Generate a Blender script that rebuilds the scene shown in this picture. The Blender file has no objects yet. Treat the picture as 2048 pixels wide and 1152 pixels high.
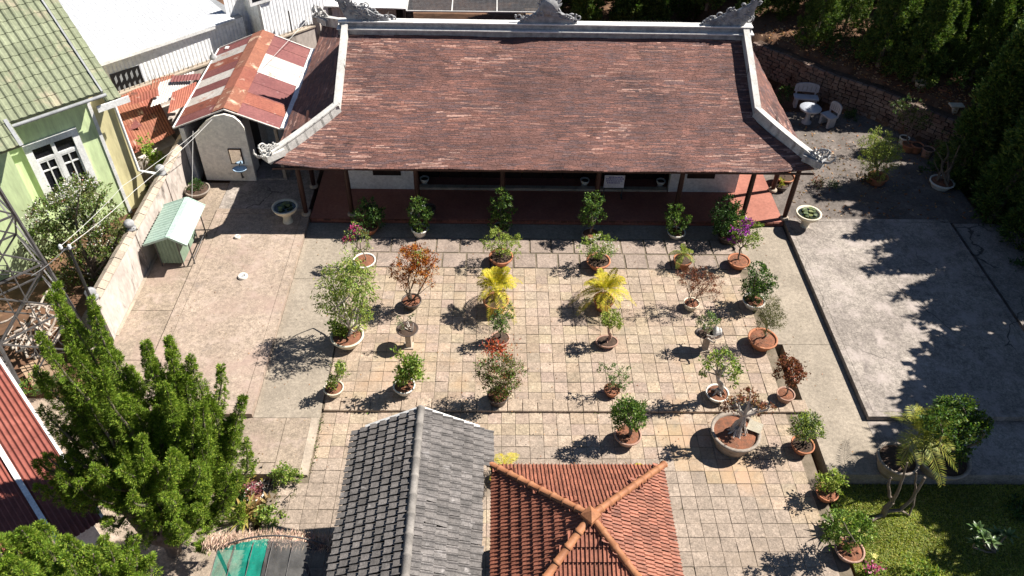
import bpy, math, random
import numpy as np
from mathutils import Vector, Matrix

random.seed(7)
rng = np.random.default_rng(11)
S = bpy.context.scene
COL = S.collection
R = math.radians

# ------------------------------------------------------------------ camera
CAMH = 16.0
F_PX, PITCH, ROLL, YAW = 1564.24, R(42.8282), R(1.5813), R(1.7285)
_f = Vector((math.sin(YAW) * math.cos(PITCH), math.cos(YAW) * math.cos(PITCH), -math.sin(PITCH)))
_r = Vector((math.cos(YAW), -math.sin(YAW), 0))
_u = _r.cross(_f)
CR = math.cos(ROLL) * _r + math.sin(ROLL) * _u
CU = -math.sin(ROLL) * _r + math.cos(ROLL) * _u
CF = _f
cam = bpy.data.cameras.new('camera')
cam.sensor_width = 36.0
cam.lens = F_PX / 2048 * 36.0
cam.clip_start = 0.1
cam.clip_end = 600
co = bpy.data.objects.new('camera', cam)
COL.objects.link(co)
m3 = Matrix((CR, CU, -CF)).transposed()
co.matrix_world = Matrix.Translation((0, 0, CAMH)) @ m3.to_4x4()
S.camera = co

# ------------------------------------------------------------------ light
SUN_V = Vector((0.97, 0.25, 1.14)).normalized()      # towards the sun
SUN_EL = math.asin(SUN_V.z)
SUN_AZ = math.atan2(SUN_V.x, SUN_V.y)
w = bpy.data.worlds.new('World')
S.world = w
w.use_nodes = True
nt = w.node_tree
bg = nt.nodes['Background']
sky = nt.nodes.new('ShaderNodeTexSky')
sky.sky_type = 'NISHITA'
sky.sun_disc = False
sky.sun_elevation = SUN_EL
sky.sun_rotation = SUN_AZ
sky.altitude = 1500
sky.air_density = .8
sky.dust_density = .3
nt.links.new(sky.outputs[0], bg.inputs[0])
bg.inputs[1].default_value = 0.05
sun = bpy.data.lights.new('sun', 'SUN')
sun.energy = 5.0
sun.angle = R(0.5)
sun.color = (1.0, 0.945, 0.86)
so = bpy.data.objects.new('sun', sun)
COL.objects.link(so)
so.rotation_euler = SUN_V.to_track_quat('Z', 'Y').to_euler()
so.location = (30, 10, 40)
S.view_settings.view_transform = 'Standard'
S.view_settings.look = 'None'
S.view_settings.gamma = 1.0
S.view_settings.use_curve_mapping = False
S.view_settings.exposure = 1.13
try:
    S.cycles.max_bounces = 5
    S.cycles.diffuse_bounces = 3
    S.cycles.transparent_max_bounces = 8
    S.cycles.caustics_reflective = False
    S.cycles.caustics_refractive = False
except Exception:
    pass

# ------------------------------------------------------------------ measuring helpers: a point of the plan read off the survey photo
def ray(px, py):
    return CF + CR * ((px - 1024) / F_PX) - CU * ((py - 576) / F_PX)
def gp(px, py, z=0.0):
    d = ray(px, py)
    t = (z - CAMH) / d.z
    return Vector((d.x * t, d.y * t, z))
def ry(px, py, Y):
    d = ray(px, py)
    t = Y / d.y
    return Vector((d.x * t, Y, CAMH + d.z * t))
def mpp(p):                       # metres per photo pixel at a point
    return ((Vector(p) - Vector((0, 0, CAMH))).dot(CF)) / F_PX

# ------------------------------------------------------------------ materials
def lin(c):
    return tuple((x / 12.92 if x <= 0.04045 else ((x + 0.055) / 1.055) ** 2.4) for x in c)
class G:                          # tiny node-graph helper
    def __init__(s, name):
        s.m = bpy.data.materials.new(name); s.m.use_nodes = True
        s.t = s.m.node_tree; s.b = s.t.nodes['Principled BSDF']; s.out = s.t.nodes['Material Output']
    def n(s, typ, **kw):
        x = s.t.nodes.new(typ)
        for k, v in kw.items():
            if k.startswith('i_'):
                key = k[2:]; key = int(key) if key.isdigit() else key
                x.inputs[key].default_value = v
            else: setattr(x, k, v)
        return x
    def l(s, a, b): s.t.links.new(a, b)
    def pos(s): return s.n('ShaderNodeNewGeometry').outputs['Position']
    def map(s, v, scale=(1, 1, 1), rot=(0, 0, 0)):
        x = s.n('ShaderNodeMapping'); x.inputs['Scale'].default_value = scale; x.inputs['Rotation'].default_value = rot
        s.l(v, x.inputs['Vector']); return x.outputs[0]
    def noise(s, v, sc, det=4, rough=.6, dist=0.0):
        x = s.n('ShaderNodeTexNoise'); x.inputs['Scale'].default_value = sc; x.inputs['Detail'].default_value = det
        x.inputs['Roughness'].default_value = rough; x.inputs['Distortion'].default_value = dist
        s.l(v, x.inputs['Vector']); return x.outputs['Fac']
    def rng(s, v, a, b, c=0., d=1.):
        x = s.n('ShaderNodeMapRange'); x.inputs[1].default_value = a; x.inputs[2].default_value = b
        x.inputs[3].default_value = c; x.inputs[4].default_value = d; s.l(v, x.inputs[0]); return x.outputs[0]
    def mix(s, f, a, b, mode='MIX'):
        x = s.n('ShaderNodeMix', data_type='RGBA', blend_type=mode, clamp_factor=True)
        for i, v in ((0, f), (6, a), (7, b)):
            if hasattr(v, 'is_output'): s.l(v, x.inputs[i])
            elif i == 0: x.inputs[0].default_value = v
            else: x.inputs[i].default_value = (*v, 1) if len(v) == 3 else v
        return x.outputs[2]
    def bump(s, h, strength=.3, dist=.02):
        x = s.n('ShaderNodeBump'); x.inputs['Strength'].default_value = strength; x.inputs['Distance'].default_value = dist
        s.l(h, x.inputs['Height']); s.l(x.outputs[0], s.b.inputs['Normal'])
    def base(s, c): s.l(c, s.b.inputs['Base Color'])
    def rough(s, r, spec=.3):
        s.b.inputs['Roughness'].default_value = r; s.b.inputs['Specular IOR Level'].default_value = spec
def M(name, c1, c2=None, sc=6., rough=.8, bump=0., bsc=None, stain=None, rand=0., tint=False, spec=.3, metal=0., stretch=(1, 1, 1), lo=.35, hi=.65, speck=0., crack=0.):
    """two-tone noise; stain=(colour, scale, lo, hi); rand: brightness spread from piece to piece; tint: colour attribute of the pieces"""
    g = G(name); p = g.map(g.pos(), stretch)
    c2 = c2 or tuple(x * .75 for x in c1)
    c = g.mix(g.rng(g.noise(p, sc), lo, hi), c1, c2)
    fine = g.noise(p, sc * 9, 3, .7)
    c = g.mix(1., c, g.mix(g.rng(fine, .3, .7), (.8, .8, .8), (1.15, 1.15, 1.15)), 'MULTIPLY')
    if speck:
        c = g.mix(1., c, g.mix(g.rng(g.noise(p, 26, 3, .8), .36, .64), (1 - speck,) * 3, (1 + speck * .6,) * 3), 'MULTIPLY')
        c = g.mix(1., c, g.mix(g.rng(g.noise(p, 9, 4, .75), .38, .62), (1 - speck * .6,) * 3, (1 + speck * .4,) * 3), 'MULTIPLY')
    if stain:
        for i in range(0, len(stain), 4):
            col, s2, a, b = stain[i:i + 4]
            c = g.mix(g.rng(g.noise(p, s2, 6, .65, .4), a, b), c, col)
    if crack:
        nz = g.n('ShaderNodeTexNoise', i_Scale=2.2, i_Detail=5.0); g.l(p, nz.inputs['Vector'])
        pw = g.n('ShaderNodeMix', data_type='RGBA', blend_type='ADD'); pw.inputs[0].default_value = .35; g.l(p, pw.inputs[6]); g.l(nz.outputs['Color'], pw.inputs[7])
        vo = g.n('ShaderNodeTexVoronoi', feature='DISTANCE_TO_EDGE', i_Scale=crack); g.l(pw.outputs[2], vo.inputs['Vector'])
        k = g.rng(vo.outputs['Distance'], .002, .007, 1, 0); mk = g.rng(g.noise(p, .5, 2), .5, .58); mm = g.n('ShaderNodeMath', operation='MULTIPLY'); g.l(k, mm.inputs[0]); g.l(mk, mm.inputs[1])
        c = g.mix(mm.outputs[0], c, tuple(x * .3 for x in c2))
    if rand:
        o = g.n('ShaderNodeObjectInfo').outputs['Random']
        k = g.n('ShaderNodeCombineColor')
        for i in range(3): g.l(g.rng(o, 0, 1, 1 - rand, 1 + rand), k.inputs[i])
        c = g.mix(1., c, k.outputs[0], 'MULTIPLY')
    if tint:
        a = g.n('ShaderNodeAttribute', attribute_name='tint')
        c = g.mix(1., c, a.outputs['Color'], 'MULTIPLY')
    g.base(c); g.rough(rough, spec); g.b.inputs['Metallic'].default_value = metal
    if bump: g.bump(g.noise(p, bsc or sc * 6, 5, .7), bump, .02)
    return g.m
def leaf_mat(name, rough=.5, trans=.3):
    g = G(name)
    a = g.n('ShaderNodeAttribute', attribute_name='tint')
    g.base(a.outputs['Color']); g.rough(rough, .25)
    t = g.n('ShaderNodeBsdfTranslucent'); g.l(g.mix(1., a.outputs['Color'], (1.1, 1.25, .6), 'MULTIPLY'), t.inputs['Color'])
    x = g.n('ShaderNodeMixShader'); x.inputs[0].default_value = trans
    g.l(g.b.outputs[0], x.inputs[1]); g.l(t.outputs[0], x.inputs[2]); g.l(x.outputs[0], g.out.inputs['Surface'])
    return g.m

# ------------------------------------------------------------------ mesh helpers
def link(o, parent=None):
    COL.objects.link(o)
    if parent is not None: o.parent = parent
    return o
def wloc(o):
    p = Vector((0, 0, 0))
    while o is not None:
        p += o.location; o = o.parent
    return p
def T(name, label, cat, loc=(0, 0, 0), group=None):
    o = bpy.data.objects.new(name, None); o.empty_display_size = .2
    o.location = loc; o['label'] = label; o['category'] = cat
    if group: o['group'] = group
    return link(o)
def tag(o, label, cat, group=None):
    o['label'] = label; o['category'] = cat
    if group: o['group'] = group
    return o
class MB:
    def __init__(s): s.v = []; s.f = []; s.c = []; s.sm = []
    def add(s, vs, fs, col=None, smooth=False):
        n = len(s.v); s.v.extend([tuple(v) for v in vs])
        for f in fs: s.f.append(tuple(i + n for i in f)); s.c.append(col); s.sm.append(smooth)
        return s
    def box(s, x0, x1, y0, y1, z0, z1, col=None):
        return s.add([(x0, y0, z0), (x1, y0, z0), (x1, y1, z0), (x0, y1, z0), (x0, y0, z1), (x1, y0, z1), (x1, y1, z1), (x0, y1, z1)],
                     [(3, 2, 1, 0), (4, 5, 6, 7), (0, 1, 5, 4), (1, 2, 6, 5), (2, 3, 7, 6), (3, 0, 4, 7)], col)
    def hexa(s, a, b, col=None):          # bottom quad a, top quad b (4 points each, ccw from above)
        return s.add(list(a) + list(b), [(3, 2, 1, 0), (4, 5, 6, 7), (0, 1, 5, 4), (1, 2, 6, 5), (2, 3, 7, 6), (3, 0, 4, 7)], col)
    def obox(s, c, u, v, w_, col=None):   # centre and three half axes
        c, u, v, w_ = map(Vector, (c, u, v, w_))
        return s.hexa([c - u - v - w_, c + u - v - w_, c + u + v - w_, c - u + v - w_], [c - u - v + w_, c + u - v + w_, c + u + v + w_, c - u + v + w_], col)
    def slab(s, p, t, col=None):          # quad p[0..3], thickened downwards along its normal
        p = [Vector(q) for q in p]; n = (p[1] - p[0]).cross(p[3] - p[0]).normalized() * t
        if n.z < 0: p = p[::-1]; n = (p[1] - p[0]).cross(p[3] - p[0]).normalized() * t
        return s.hexa([q - n for q in p], p, col)
    def beam(s, a, b, wd, ht, col=None, up=(0, 0, 1)):
        a, b = Vector(a), Vector(b); d = (b - a).normalized(); side = d.cross(Vector(up)).normalized() * wd / 2; u = side.cross(d).normalized() * ht / 2
        c = (a + b) / 2
        return s.obox(c, (b - a) / 2, -side, u, col)
    def tube(s, pts, r, n=6, col=None, cap=True, smooth=True):
        pts = [Vector(p) for p in pts]; k = len(pts)
        rs = [r] * k if isinstance(r, (int, float)) else list(r)
        vs = []; prev = None
        for i, p in enumerate(pts):
            d = (pts[min(i + 1, k - 1)] - pts[max(i - 1, 0)])
            d = d.normalized() if d.length > 1e-9 else Vector((0, 0, 1))
            a = prev if prev is not None else (Vector((1, 0, 0)) if abs(d.x) < .8 else Vector((0, 1, 0)))
            a = (a - d * a.dot(d)).normalized(); b = d.cross(a); prev = a
            for j in range(n):
                t = 2 * math.pi * j / n
                vs.append(p + (a * math.cos(t) + b * math.sin(t)) * rs[i])
        fs = [(i * n + j, i * n + (j + 1) % n, (i + 1) * n + (j + 1) % n, (i + 1) * n + j) for i in range(k - 1) for j in range(n)]
        s.add(vs, fs, col, smooth)
        if cap: s.add(vs[:n], [tuple(range(n))[::-1]], col); s.add(vs[-n:], [tuple(range(n))], col)
        return s
    def lathe(s, prof, n=24, c=(0, 0, 0), col=None, sx=1., sy=1., smooth=True, rot=0.):
        c = Vector(c); vs = []
        for r_, z in prof:
            for j in range(n):
                t = 2 * math.pi * j / n + rot; vs.append(c + Vector((r_ * math.cos(t) * sx, r_ * math.sin(t) * sy, z)))
        k = len(prof)
        fs = [(i * n + j, i * n + (j + 1) % n, (i + 1) * n + (j + 1) % n, (i + 1) * n + j) for i in range(k - 1) for j in range(n)]
        return s.add(vs, fs, col, smooth)
    def prism(s, poly, z0, z1, col=None):
        n = len(poly); vs = [(x, y, z0) for x, y in poly] + [(x, y, z1) for x, y in poly]
        return s.add(vs, [tuple(range(n))[::-1], tuple(range(n, 2 * n))] + [(i, (i + 1) % n, n + (i + 1) % n, n + i) for i in range(n)], col)
    def extr(s, poly, off, col=None):     # 3d polygon extruded by vector
        n = len(poly); off = Vector(off); p = [Vector(q) for q in poly]
        return s.add(p + [q + off for q in p], [tuple(range(n))[::-1], tuple(range(n, 2 * n))] + [(i, (i + 1) % n, n + (i + 1) % n, n + i) for i in range(n)], col)
    def build(s, name, mat, parent=None, local=False, kind=None):
        off = Vector((0, 0, 0)) if (local or parent is None) else wloc(parent)
        me = bpy.data.meshes.new(name)
        me.from_pydata([(x - off.x, y - off.y, z - off.z) for x, y, z in s.v], [], s.f)
        me.polygons.foreach_set('use_smooth', s.sm)
        if any(c is not None for c in s.c):
            a = me.attributes.new('tint', 'FLOAT_COLOR', 'FACE')
            a.data.foreach_set('color', np.array([(*(c or (1, 1, 1)), 1) for c in s.c], dtype=np.float32).ravel())
        me.materials.append(mat)
        o = bpy.data.objects.new(name, me); link(o, parent)
        if kind: o['kind'] = kind
        return o
def box1(name, mat, x0, x1, y0, y1, z0, z1, parent=None, kind=None):
    return MB().box(x0, x1, y0, y1, z0, z1).build(name, mat, parent, kind=kind)
def np_mesh(name, V, Q, mat, parent=None, C=None, kind=None, dom='POINT', smooth=False):
    """V (n,3), Q (m,4) quads, C per-vertex or per-face colours"""
    me = bpy.data.meshes.new(name); n, m = len(V), len(Q)
    me.vertices.add(n); me.vertices.foreach_set('co', np.asarray(V, np.float32).ravel())
    me.loops.add(m * 4); me.loops.foreach_set('vertex_index', np.asarray(Q, np.int32).ravel())
    me.polygons.add(m); me.polygons.foreach_set('loop_start', np.arange(0, m * 4, 4, dtype=np.int32))
    if C is not None:
        a = me.attributes.new('tint', 'FLOAT_COLOR', dom)
        a.data.foreach_set('color', np.concatenate([np.asarray(C, np.float32), np.ones((len(C), 1), np.float32)], 1).ravel())
    me.update(calc_edges=True); me.validate()
    me.materials.append(mat)
    o = bpy.data.objects.new(name, me); link(o, parent)
    if kind: o['kind'] = kind
    return o
def piece(name, mesh, parent, c, ax, ay, az, kind=None):
    """one piece sharing `mesh`, placed at world point c with axes ax, ay, az"""
    o = bpy.data.objects.new(name, mesh); link(o, parent)
    m = Matrix((Vector(ax), Vector(ay), Vector(az))).transposed().to_4x4()
    m.translation = Vector(c) - (wloc(parent) if parent else Vector((0, 0, 0)))
    o.matrix_local = m
    return o
def copy_tree(o, parent=None):
    c = o.copy(); link(c, parent) if parent else COL.objects.link(c)
    for ch in list(o.children): copy_tree(ch, c)
    return c

# ------------------------------------------------------------------ foliage
def unit(a): return a / np.maximum(np.linalg.norm(a, axis=1, keepdims=True), 1e-9)
def leaves(P, D, L, W, C, fold=.12):
    """kite-shaped leaves at P along D; returns V, Q, per-vertex colours"""
    n = len(P); D = unit(D); A = unit(np.cross(D, rng.normal(size=(n, 3)))); N = np.cross(D, A)
    L = np.broadcast_to(L, n)[:, None] * rng.uniform(.7, 1.3, (n, 1)); W = np.broadcast_to(W, n)[:, None] * rng.uniform(.75, 1.25, (n, 1))
    v = np.stack([P, P + D * L * .45 + A * W * .5 + N * W * fold, P + D * L, P + D * L * .45 - A * W * .5 + N * W * fold], 1).reshape(-1, 3)
    q = np.arange(n * 4).reshape(n, 4)
    return v, q, np.repeat(C, 4, 0)
def palette(n, cols, wts=None, jit=.22):
    cols = np.array(cols); i = rng.choice(len(cols), n, p=wts)
    return cols[i] * rng.uniform(1 - jit, 1 + jit, (n, 1)) * rng.uniform(.92, 1.08, (n, 3))
def clump_pts(c, r, n, shell=.55, flat=1.):
    d = unit(rng.normal(size=(n, 3))); rad = r * rng.uniform(shell ** 3, 1, (n, 1)) ** (1 / 3)
    lump = 1 + .18 * np.sin(d[:, :1] * 7 + c[0] * 9) * np.cos(d[:, 1:2] * 6 + c[2] * 5)
    P = d * rad * lump; P[:, 2] *= flat
    return P + np.array(c), d
def crown(name, mat, parent, clumps, n, L, W, cols, wts=None, up=.35, droop=0., flat=.85, shell=.5, extra=None):
    """clumps: (x,y,z,r) in world units; n leaves in all, shared by clump volume"""
    off = np.array(wloc(parent)); vol = np.array([c[3] ** 2.2 for c in clumps]); vol /= vol.sum()
    V, Q, C, k = [], [], [], 0
    for c, f in zip(clumps, vol):
        m = max(8, int(n * f)); nsub = max(3, m // 14)
        # small twigs spread through the clump, each with a rosette of leaves
        P0, D0 = clump_pts(c[:3], c[3], nsub, shell, flat)
        i = rng.integers(0, nsub, m)
        P = P0[i] + rng.normal(size=(m, 3)) * L * .55
        D = D0[i] * .7 + rng.normal(size=(m, 3)) * .6 + np.array([0, 0, up - droop])
        cc = palette(m, cols, wts) * rng.uniform(.8, 1.2, (nsub, 1))[i]
        v, q, col = leaves(P, D, L, W, cc); V.append(v); Q.append(q + k); C.append(col); k += len(v)
    if extra is not None:
        for (P, D, L2, W2, cc) in extra:
            v, q, col = leaves(P, D, L2, W2, cc); V.append(v); Q.append(q + k); C.append(col); k += len(v)
    return np_mesh(name, np.concatenate(V) - off, np.concatenate(Q), mat, parent, np.concatenate(C))
def plume_leaves(path, rad, nsub, nleaf, L, W, cols, wts=None, lump=.1):
    """a flame-shaped juniper plume along path: tufts (small lumps of scale leaves) set round a tapering core"""
    path = np.array([list(p) for p in path]); k = len(path)
    t = np.clip(rng.uniform(0.0, 1, nsub) ** .8, 0, .995)
    seg = np.minimum((t * (k - 1)).astype(int), k - 2); fr = (t * (k - 1) - seg)[:, None]
    P = path[seg] * (1 - fr) + path[seg + 1] * fr; Tn = unit(path[seg + 1] - path[seg])
    r = rad * (np.minimum(1, .55 + t * 2.2) * np.clip(1.02 - t, 0, 1) ** .75 * 1.25 + .02)
    d = rng.normal(size=(nsub, 3)); d = unit(d - Tn * (d * Tn).sum(1, keepdims=True))
    P = P + d * (r * rng.uniform(.55, 1.1, nsub) * (1 - lump))[:, None]
    Ds = unit(Tn * .75 + d * .65 + rng.normal(size=(nsub, 3)) * .2)
    i = np.repeat(np.arange(nsub), nleaf); m = len(i)
    q = unit(rng.normal(size=(m, 3)) + Ds[i] * .8); s = rng.uniform(0, 1, (m, 1))
    lr = (lump * rng.uniform(.6, 1.3, nsub) * (1.15 - .55 * t))[i][:, None]
    PP = P[i] + Ds[i] * (s * lr * 1.5) + q * lr * (1 - .6 * s)
    D = q * .7 + Ds[i] * .9 + rng.normal(size=(m, 3)) * .3
    cc = palette(m, cols, wts, .16) * rng.uniform(.68, 1.35, (nsub, 1))[i]
    return PP, D, L, W, cc
def branchy(mb, a, b, r0, r1, bend=.15, n=5, seg=5):
    a, b = Vector(a), Vector(b); d = (b - a).length; pts = []; rs = []
    o1 = Vector(rng.normal(size=3)) * d * bend
    for i in range(n + 1):
        t = i / n; pts.append(a.lerp(b, t) + o1 * math.sin(math.pi * t) + Vector(rng.normal(size=3)) * d * .03 * (0 < i < n)); rs.append(r0 + (r1 - r0) * t)
    mb.tube(pts, rs, seg); return pts
# ================================================================== materials
m_dirt = M('red_dirt', (.16, .085, .05), (.09, .05, .03), 1.2, .95, .5, stain=((.22, .13, .075), 3., .55, .7))
m_conc = M('worn_concrete', (.325,.26,.20), (.25,.20,.153), .7, .9, .25, 14., stain=((0.396, 0.312, 0.264), 2.2, .52, .75, (0.183, 0.152, 0.132), 1.6, .6, .78, (0.305, 0.218, 0.183), .45, .5, .72), speck=.32)
m_slabc = M('worn_slab_concrete', (.36,.285,.225), (.29,.228,.178), .7, .9, .25, 14., stain=((0.396, 0.312, 0.264), 2.2, .52, .75, (0.183, 0.152, 0.132), 1.6, .6, .78, (0.305, 0.218, 0.183), .45, .5, .72), speck=.32)
m_conc2 = M('old_concrete', (.325,.285,.25), (.225,.195,.172), .9, .9, .35, 12., stain=((0.36, 0.309, 0.284), 2.6, .5, .72, (0.123, 0.103, 0.097), 2.8, .6, .75), stretch=(0.721, 0.686, 0.693), speck=.36, crack=.5)
m_lightconc = M('pale_concrete', (.32,.272,.217), (.245,.208,.165), 1.1, .9, .2, 14., stain=((0.219, 0.186, 0.15), 1.7, .58, .8), speck=0.2)
m_paver = M('concrete_paver', (.39,.305,.232), (.30,.233,.178), 1.5, .9, .3, 18., stain=((.22,.17,.125), .55, .55, .75, (.385,.26,.165), .28, .54, .7, (0.211, 0.175, 0.139), 3.4, .56, .75), rand=.11, speck=.3)
m_paverg = M('grey_concrete_paver', (.335,.268,.215), (.262,.21,.168), 1.5, .9, .3, 18., stain=((.22,.17,.125), .55, .55, .75, (0.211, 0.175, 0.139), 3.4, .56, .75), rand=.11, speck=.3)
m_joint = M('mossy_joint_sand', (0.188, 0.149, 0.113), (0.102, 0.0857, 0.0564), 3., .95, .3)
m_stone = M('large_paving_stone', (0.297, 0.235, 0.196), (0.227, 0.179, 0.15), 1.6, .9, .4, 15., stain=((0.157, 0.13, 0.113), 3.1, .56, .75), rand=.12, speck=0.26)
m_cream_w = M('cream_plaster', (.84, .79, .69), (.76, .71, .62), 1.0, .85, .1, stain=((.30, .27, .23), 1.7, .6, .85))
m_white = M('white_plaster', (.70, .69, .67), (.62, .60, .57), 1.1, .85, .1, stain=((.45, .42, .38), 1.7, .62, .85))
m_rib = M('ridge_plaster', (.55, .54, .51), (.40, .39, .37), 1.8, .85, .2, stain=((.24, .23, .22), 3.0, .58, .8))
m_orn = M('ornament_plaster', (.38, .38, .38), (.20, .20, .21), 4., .8, .3)
m_roof = M('weathered_fish_scale_tile', (.95, .95, .95), (.62, .66, .70), .55, .85, .2, 30., tint=True, stain=((.13, .125, .12), .8, .56, .82))
m_wood = M('dark_red_wood', (.055, .022, .016), (.03, .012, .01), 4., .55, .1, stretch=(1, 1, .2))
m_wooddoor = M('black_brown_wood', (.02, .011, .009), (.011, .007, .006), 4., .5)
m_redfloor = M('red_floor_tile', (.34, .135, .098), (.28, .105, .075), 1.3, .6, .05, spec=.35)
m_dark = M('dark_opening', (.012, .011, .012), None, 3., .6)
m_brick = M('old_brick', (.22, .085, .06), (.14, .06, .045), 5., .9, .4, rand=.3)
m_block = M('retaining_block', (.19, .15, .125), (.125, .08, .065), 1.7, .95, .6, rand=.3)
m_ltile = M('pale_green_tile', (.205, .225, .145), (.165, .185, .115), 1.3, .65, .15, 22., rand=.12, stain=((.33, .28, .20), 1.2, .54, .7))
m_gwall = M('lime_wall', (.60, .72, .40), (.54, .65, .36), .8, .9, .05, stain=((.40, .47, .28), 1.6, .58, .85), stretch=(1, 1, .18))
m_ywall = M('cream_yellow_wall', (.68, .62, .36), (.60, .54, .30), .8, .9, .05, stain=((.44, .38, .22), 1.6, .58, .85), stretch=(1, 1, .18))
m_wpaint = M('white_paint', (.80, .80, .79), None, 2., .55)
m_glass = M('window_glass', (.015, .016, .02), None, 2., .08, spec=.6)
m_wmetal = M('white_ribbed_metal', (.46, .475, .50), (.42, .43, .45), .8, .5, .0, stain=((.5, .49, .48), 1.4, .66, .85))
m_wmw = M('white_ribbed_wall', (.82, .83, .85), (.76, .77, .79), .8, .6, .0, stain=((.6, .59, .57), 1.4, .68, .85))
m_gmetal = M('grey_metal', (.30, .31, .32), None, 2., .5)
m_rust = M('rusty_red_sheet', (.22, .07, .05), (.28, .10, .065), 1.3, .8, .15, rand=.14, stain=((.52, .40, .33), 1.9, .60, .72, (.12, .05, .04), 2.4, .62, .78))
m_maroon = M('maroon_sheet', (.17, .06, .06), (.21, .08, .075), 1.1, .75, .1, rand=.12, stain=((.46, .34, .32), 2.3, .64, .75))
m_palesh = M('pale_worn_sheet', (.52, .49, .47), (.42, .38, .35), 1.4, .75, .1, rand=.1, stain=((.36, .15, .10), 1.8, .6, .72))
m_orangesh = M('orange_rust_sheet', (.27, .11, .068), (.20, .078, .052), 1.5, .85, .2, stain=((.62, .46, .33), 1.5, .56, .7))
m_redsh = M('red_painted_sheet', (.24, .075, .055), (.19, .058, .045), .9, .6, .05, rand=.08, stain=((.36, .13, .10), 1.7, .58, .75))
m_mint = M('mint_metal', (.38, .50, .43), (.34, .46, .39), 1.5, .5)
m_mintd = M('sage_panel', (.22, .30, .22), (.17, .23, .165), 1.5, .6, .05, stain=((.20, .13, .08), 2.4, .62, .75), stretch=(1, 1, .4))
m_bwall = M('stained_wall_plaster', (.50, .44, .40), (.40, .35, .315), .8, .9, .25, stain=((.10, .085, .075), 1.3, .54, .70, (.52, .47, .42), 1.9, .6, .75), stretch=(1, 1, .45))
m_cap = M('wall_coping', (.40, .33, .26), (.30, .25, .20), 2., .9, .3, rand=.1, stain=((.14, .13, .10), 2.5, .56, .75))
m_gtile = M('grey_cement_tile', (.165, .15, .142), (.105, .097, .093), 4., .85, .35, 25., rand=.22, stain=((.30, .28, .27), 5., .6, .75), speck=0.2)
m_redtile = M('broken_red_tile', (.20, .07, .05), (.14, .055, .04), 4., .85, .3)
m_gcap = M('grey_ridge_cap', (.25, .23, .21), (.18, .165, .15), 3., .85, .3, rand=.1)
m_otile = M('orange_clay_tile', (.31, .122, .076), (.21, .078, .05), 3.2, .62, .25, 25., rand=.2, stain=((.13, .055, .04), 5., .62, .75), speck=0.2)
m_ocap = M('orange_ridge_cap', (.34, .15, .07), (.26, .105, .05), 3., .65, .15, rand=.08, stain=((.08, .06, .05), 4.5, .63, .7))
m_steel = M('galvanised_steel', (.125, .12, .12), (.08, .075, .075), 6., .5, metal=.35)
m_terra = M('terracotta', (.40, .165, .085), (.33, .13, .07), 5., .8, .15, rand=.1, stain=((.50, .32, .22), 6., .6, .75))
m_pink = M('pinkish_clay', (.40, .25, .19), (.33, .20, .15), 5., .85, .2, stain=((.20, .13, .10), 5., .6, .75))
m_cream = M('cream_glaze', (.66, .60, .47), (.56, .50, .38), 4., .55, .1, stain=((.36, .30, .21), 5., .62, .8))
m_wpot = M('white_pot', (.66, .64, .58), (.56, .53, .48), 4., .6, .1, stain=((.30, .27, .22), 5., .62, .8))
m_dpot = M('dark_glazed_pot', (.055, .04, .035), (.09, .07, .06), 4., .4, .1)
m_gpot = M('grey_cement_pot', (.32, .268, .222), (.22, .185, .155), 4., .85, .3, stain=((.12, .11, .10), 5., .58, .75))
m_soil = M('red_soil', (.25, .10, .055), (.14, .07, .045), 9., .95, .9, stain=((.32, .22, .14), 12., .62, .72))
m_dsoil = M('dark_soil', (.09, .055, .04), (.05, .035, .025), 9., .95, .9)
m_bark = M('grey_bark', (.20, .16, .125), (.12, .095, .075), 8., .9, .6, stretch=(1, 1, .3))
m_wbark = M('bleached_bark', (.55, .50, .44), (.36, .31, .27), 9., .85, .5)
m_leaf = leaf_mat('leaf')
m_needle = leaf_mat('needle', .6, .28)
m_gloss = leaf_mat('glossy_leaf', .35, .2)
m_grass = leaf_mat('grass_blade', .6, .3)
m_straw = M('dry_thatch', (.62, .46, .37), (.50, .37, .29), 3., .95, .5, tint=True)
m_lawn = M('lawn_soil', (.12, .15, .035), (.09, .12, .03), 2., .95, .5)
m_water = M('still_water', (.03, .035, .02), None, 3., .08, spec=.6)
m_blueb = M('pale_blue_basin', (.35, .48, .62), (.30, .42, .56), 3., .35)
m_mirror = M('mirror_glass', (.85, .85, .85), None, 1., .04, metal=1.)
m_sign = M('white_sign', (.70, .70, .74), None, 2., .6)
m_ink = M('blue_ink', (.03, .03, .30), None, 2., .6)
m_slabtop = M('stone_furniture', (.40, .42, .47), (.33, .35, .39), 3., .6, .1, stain=((.35, .36, .40), 5., .6, .75))
m_wire = M('cable', (.55, .54, .52), None, 2., .6)
m_black = M('black_cable', (.02, .02, .02), None, 2., .6)
m_drift = M('driftwood', (.50, .44, .38), (.28, .23, .19), 6., .9, .5, stretch=(1, 1, .4))
m_plank = M('weathered_plank', (.34, .24, .16), (.24, .16, .10), 4., .85, .3, rand=.2)
def net_mat(name, col, alpha, sc):
    g = G(name); p = g.map(g.pos(), (1, 1, 1))
    g.base(g.mix(g.rng(g.noise(p, 4), .4, .6), col, tuple(x * .7 for x in col))); g.rough(.7)
    wv = g.n('ShaderNodeTexChecker', i_Scale=sc); g.l(p, wv.inputs['Vector'])
    nz = g.rng(g.noise(p, 2.2, 4), .3, .7, alpha - .14, alpha + .14)
    g.l(nz, g.b.inputs['Alpha'])
    return g.m
m_gnet = net_mat('green_shade_net', (.01, .30, .22), .62, 60)
m_knet = net_mat('grey_shade_net', (.13, .125, .12), .48, 60)
m_dnet = net_mat('dark_wire_mesh', (.10, .095, .10), .55, 80)

# ================================================================== ground and paving
LZ = -.07                                   # level of the lower courtyard
ZS = .15                                    # house platform
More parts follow.
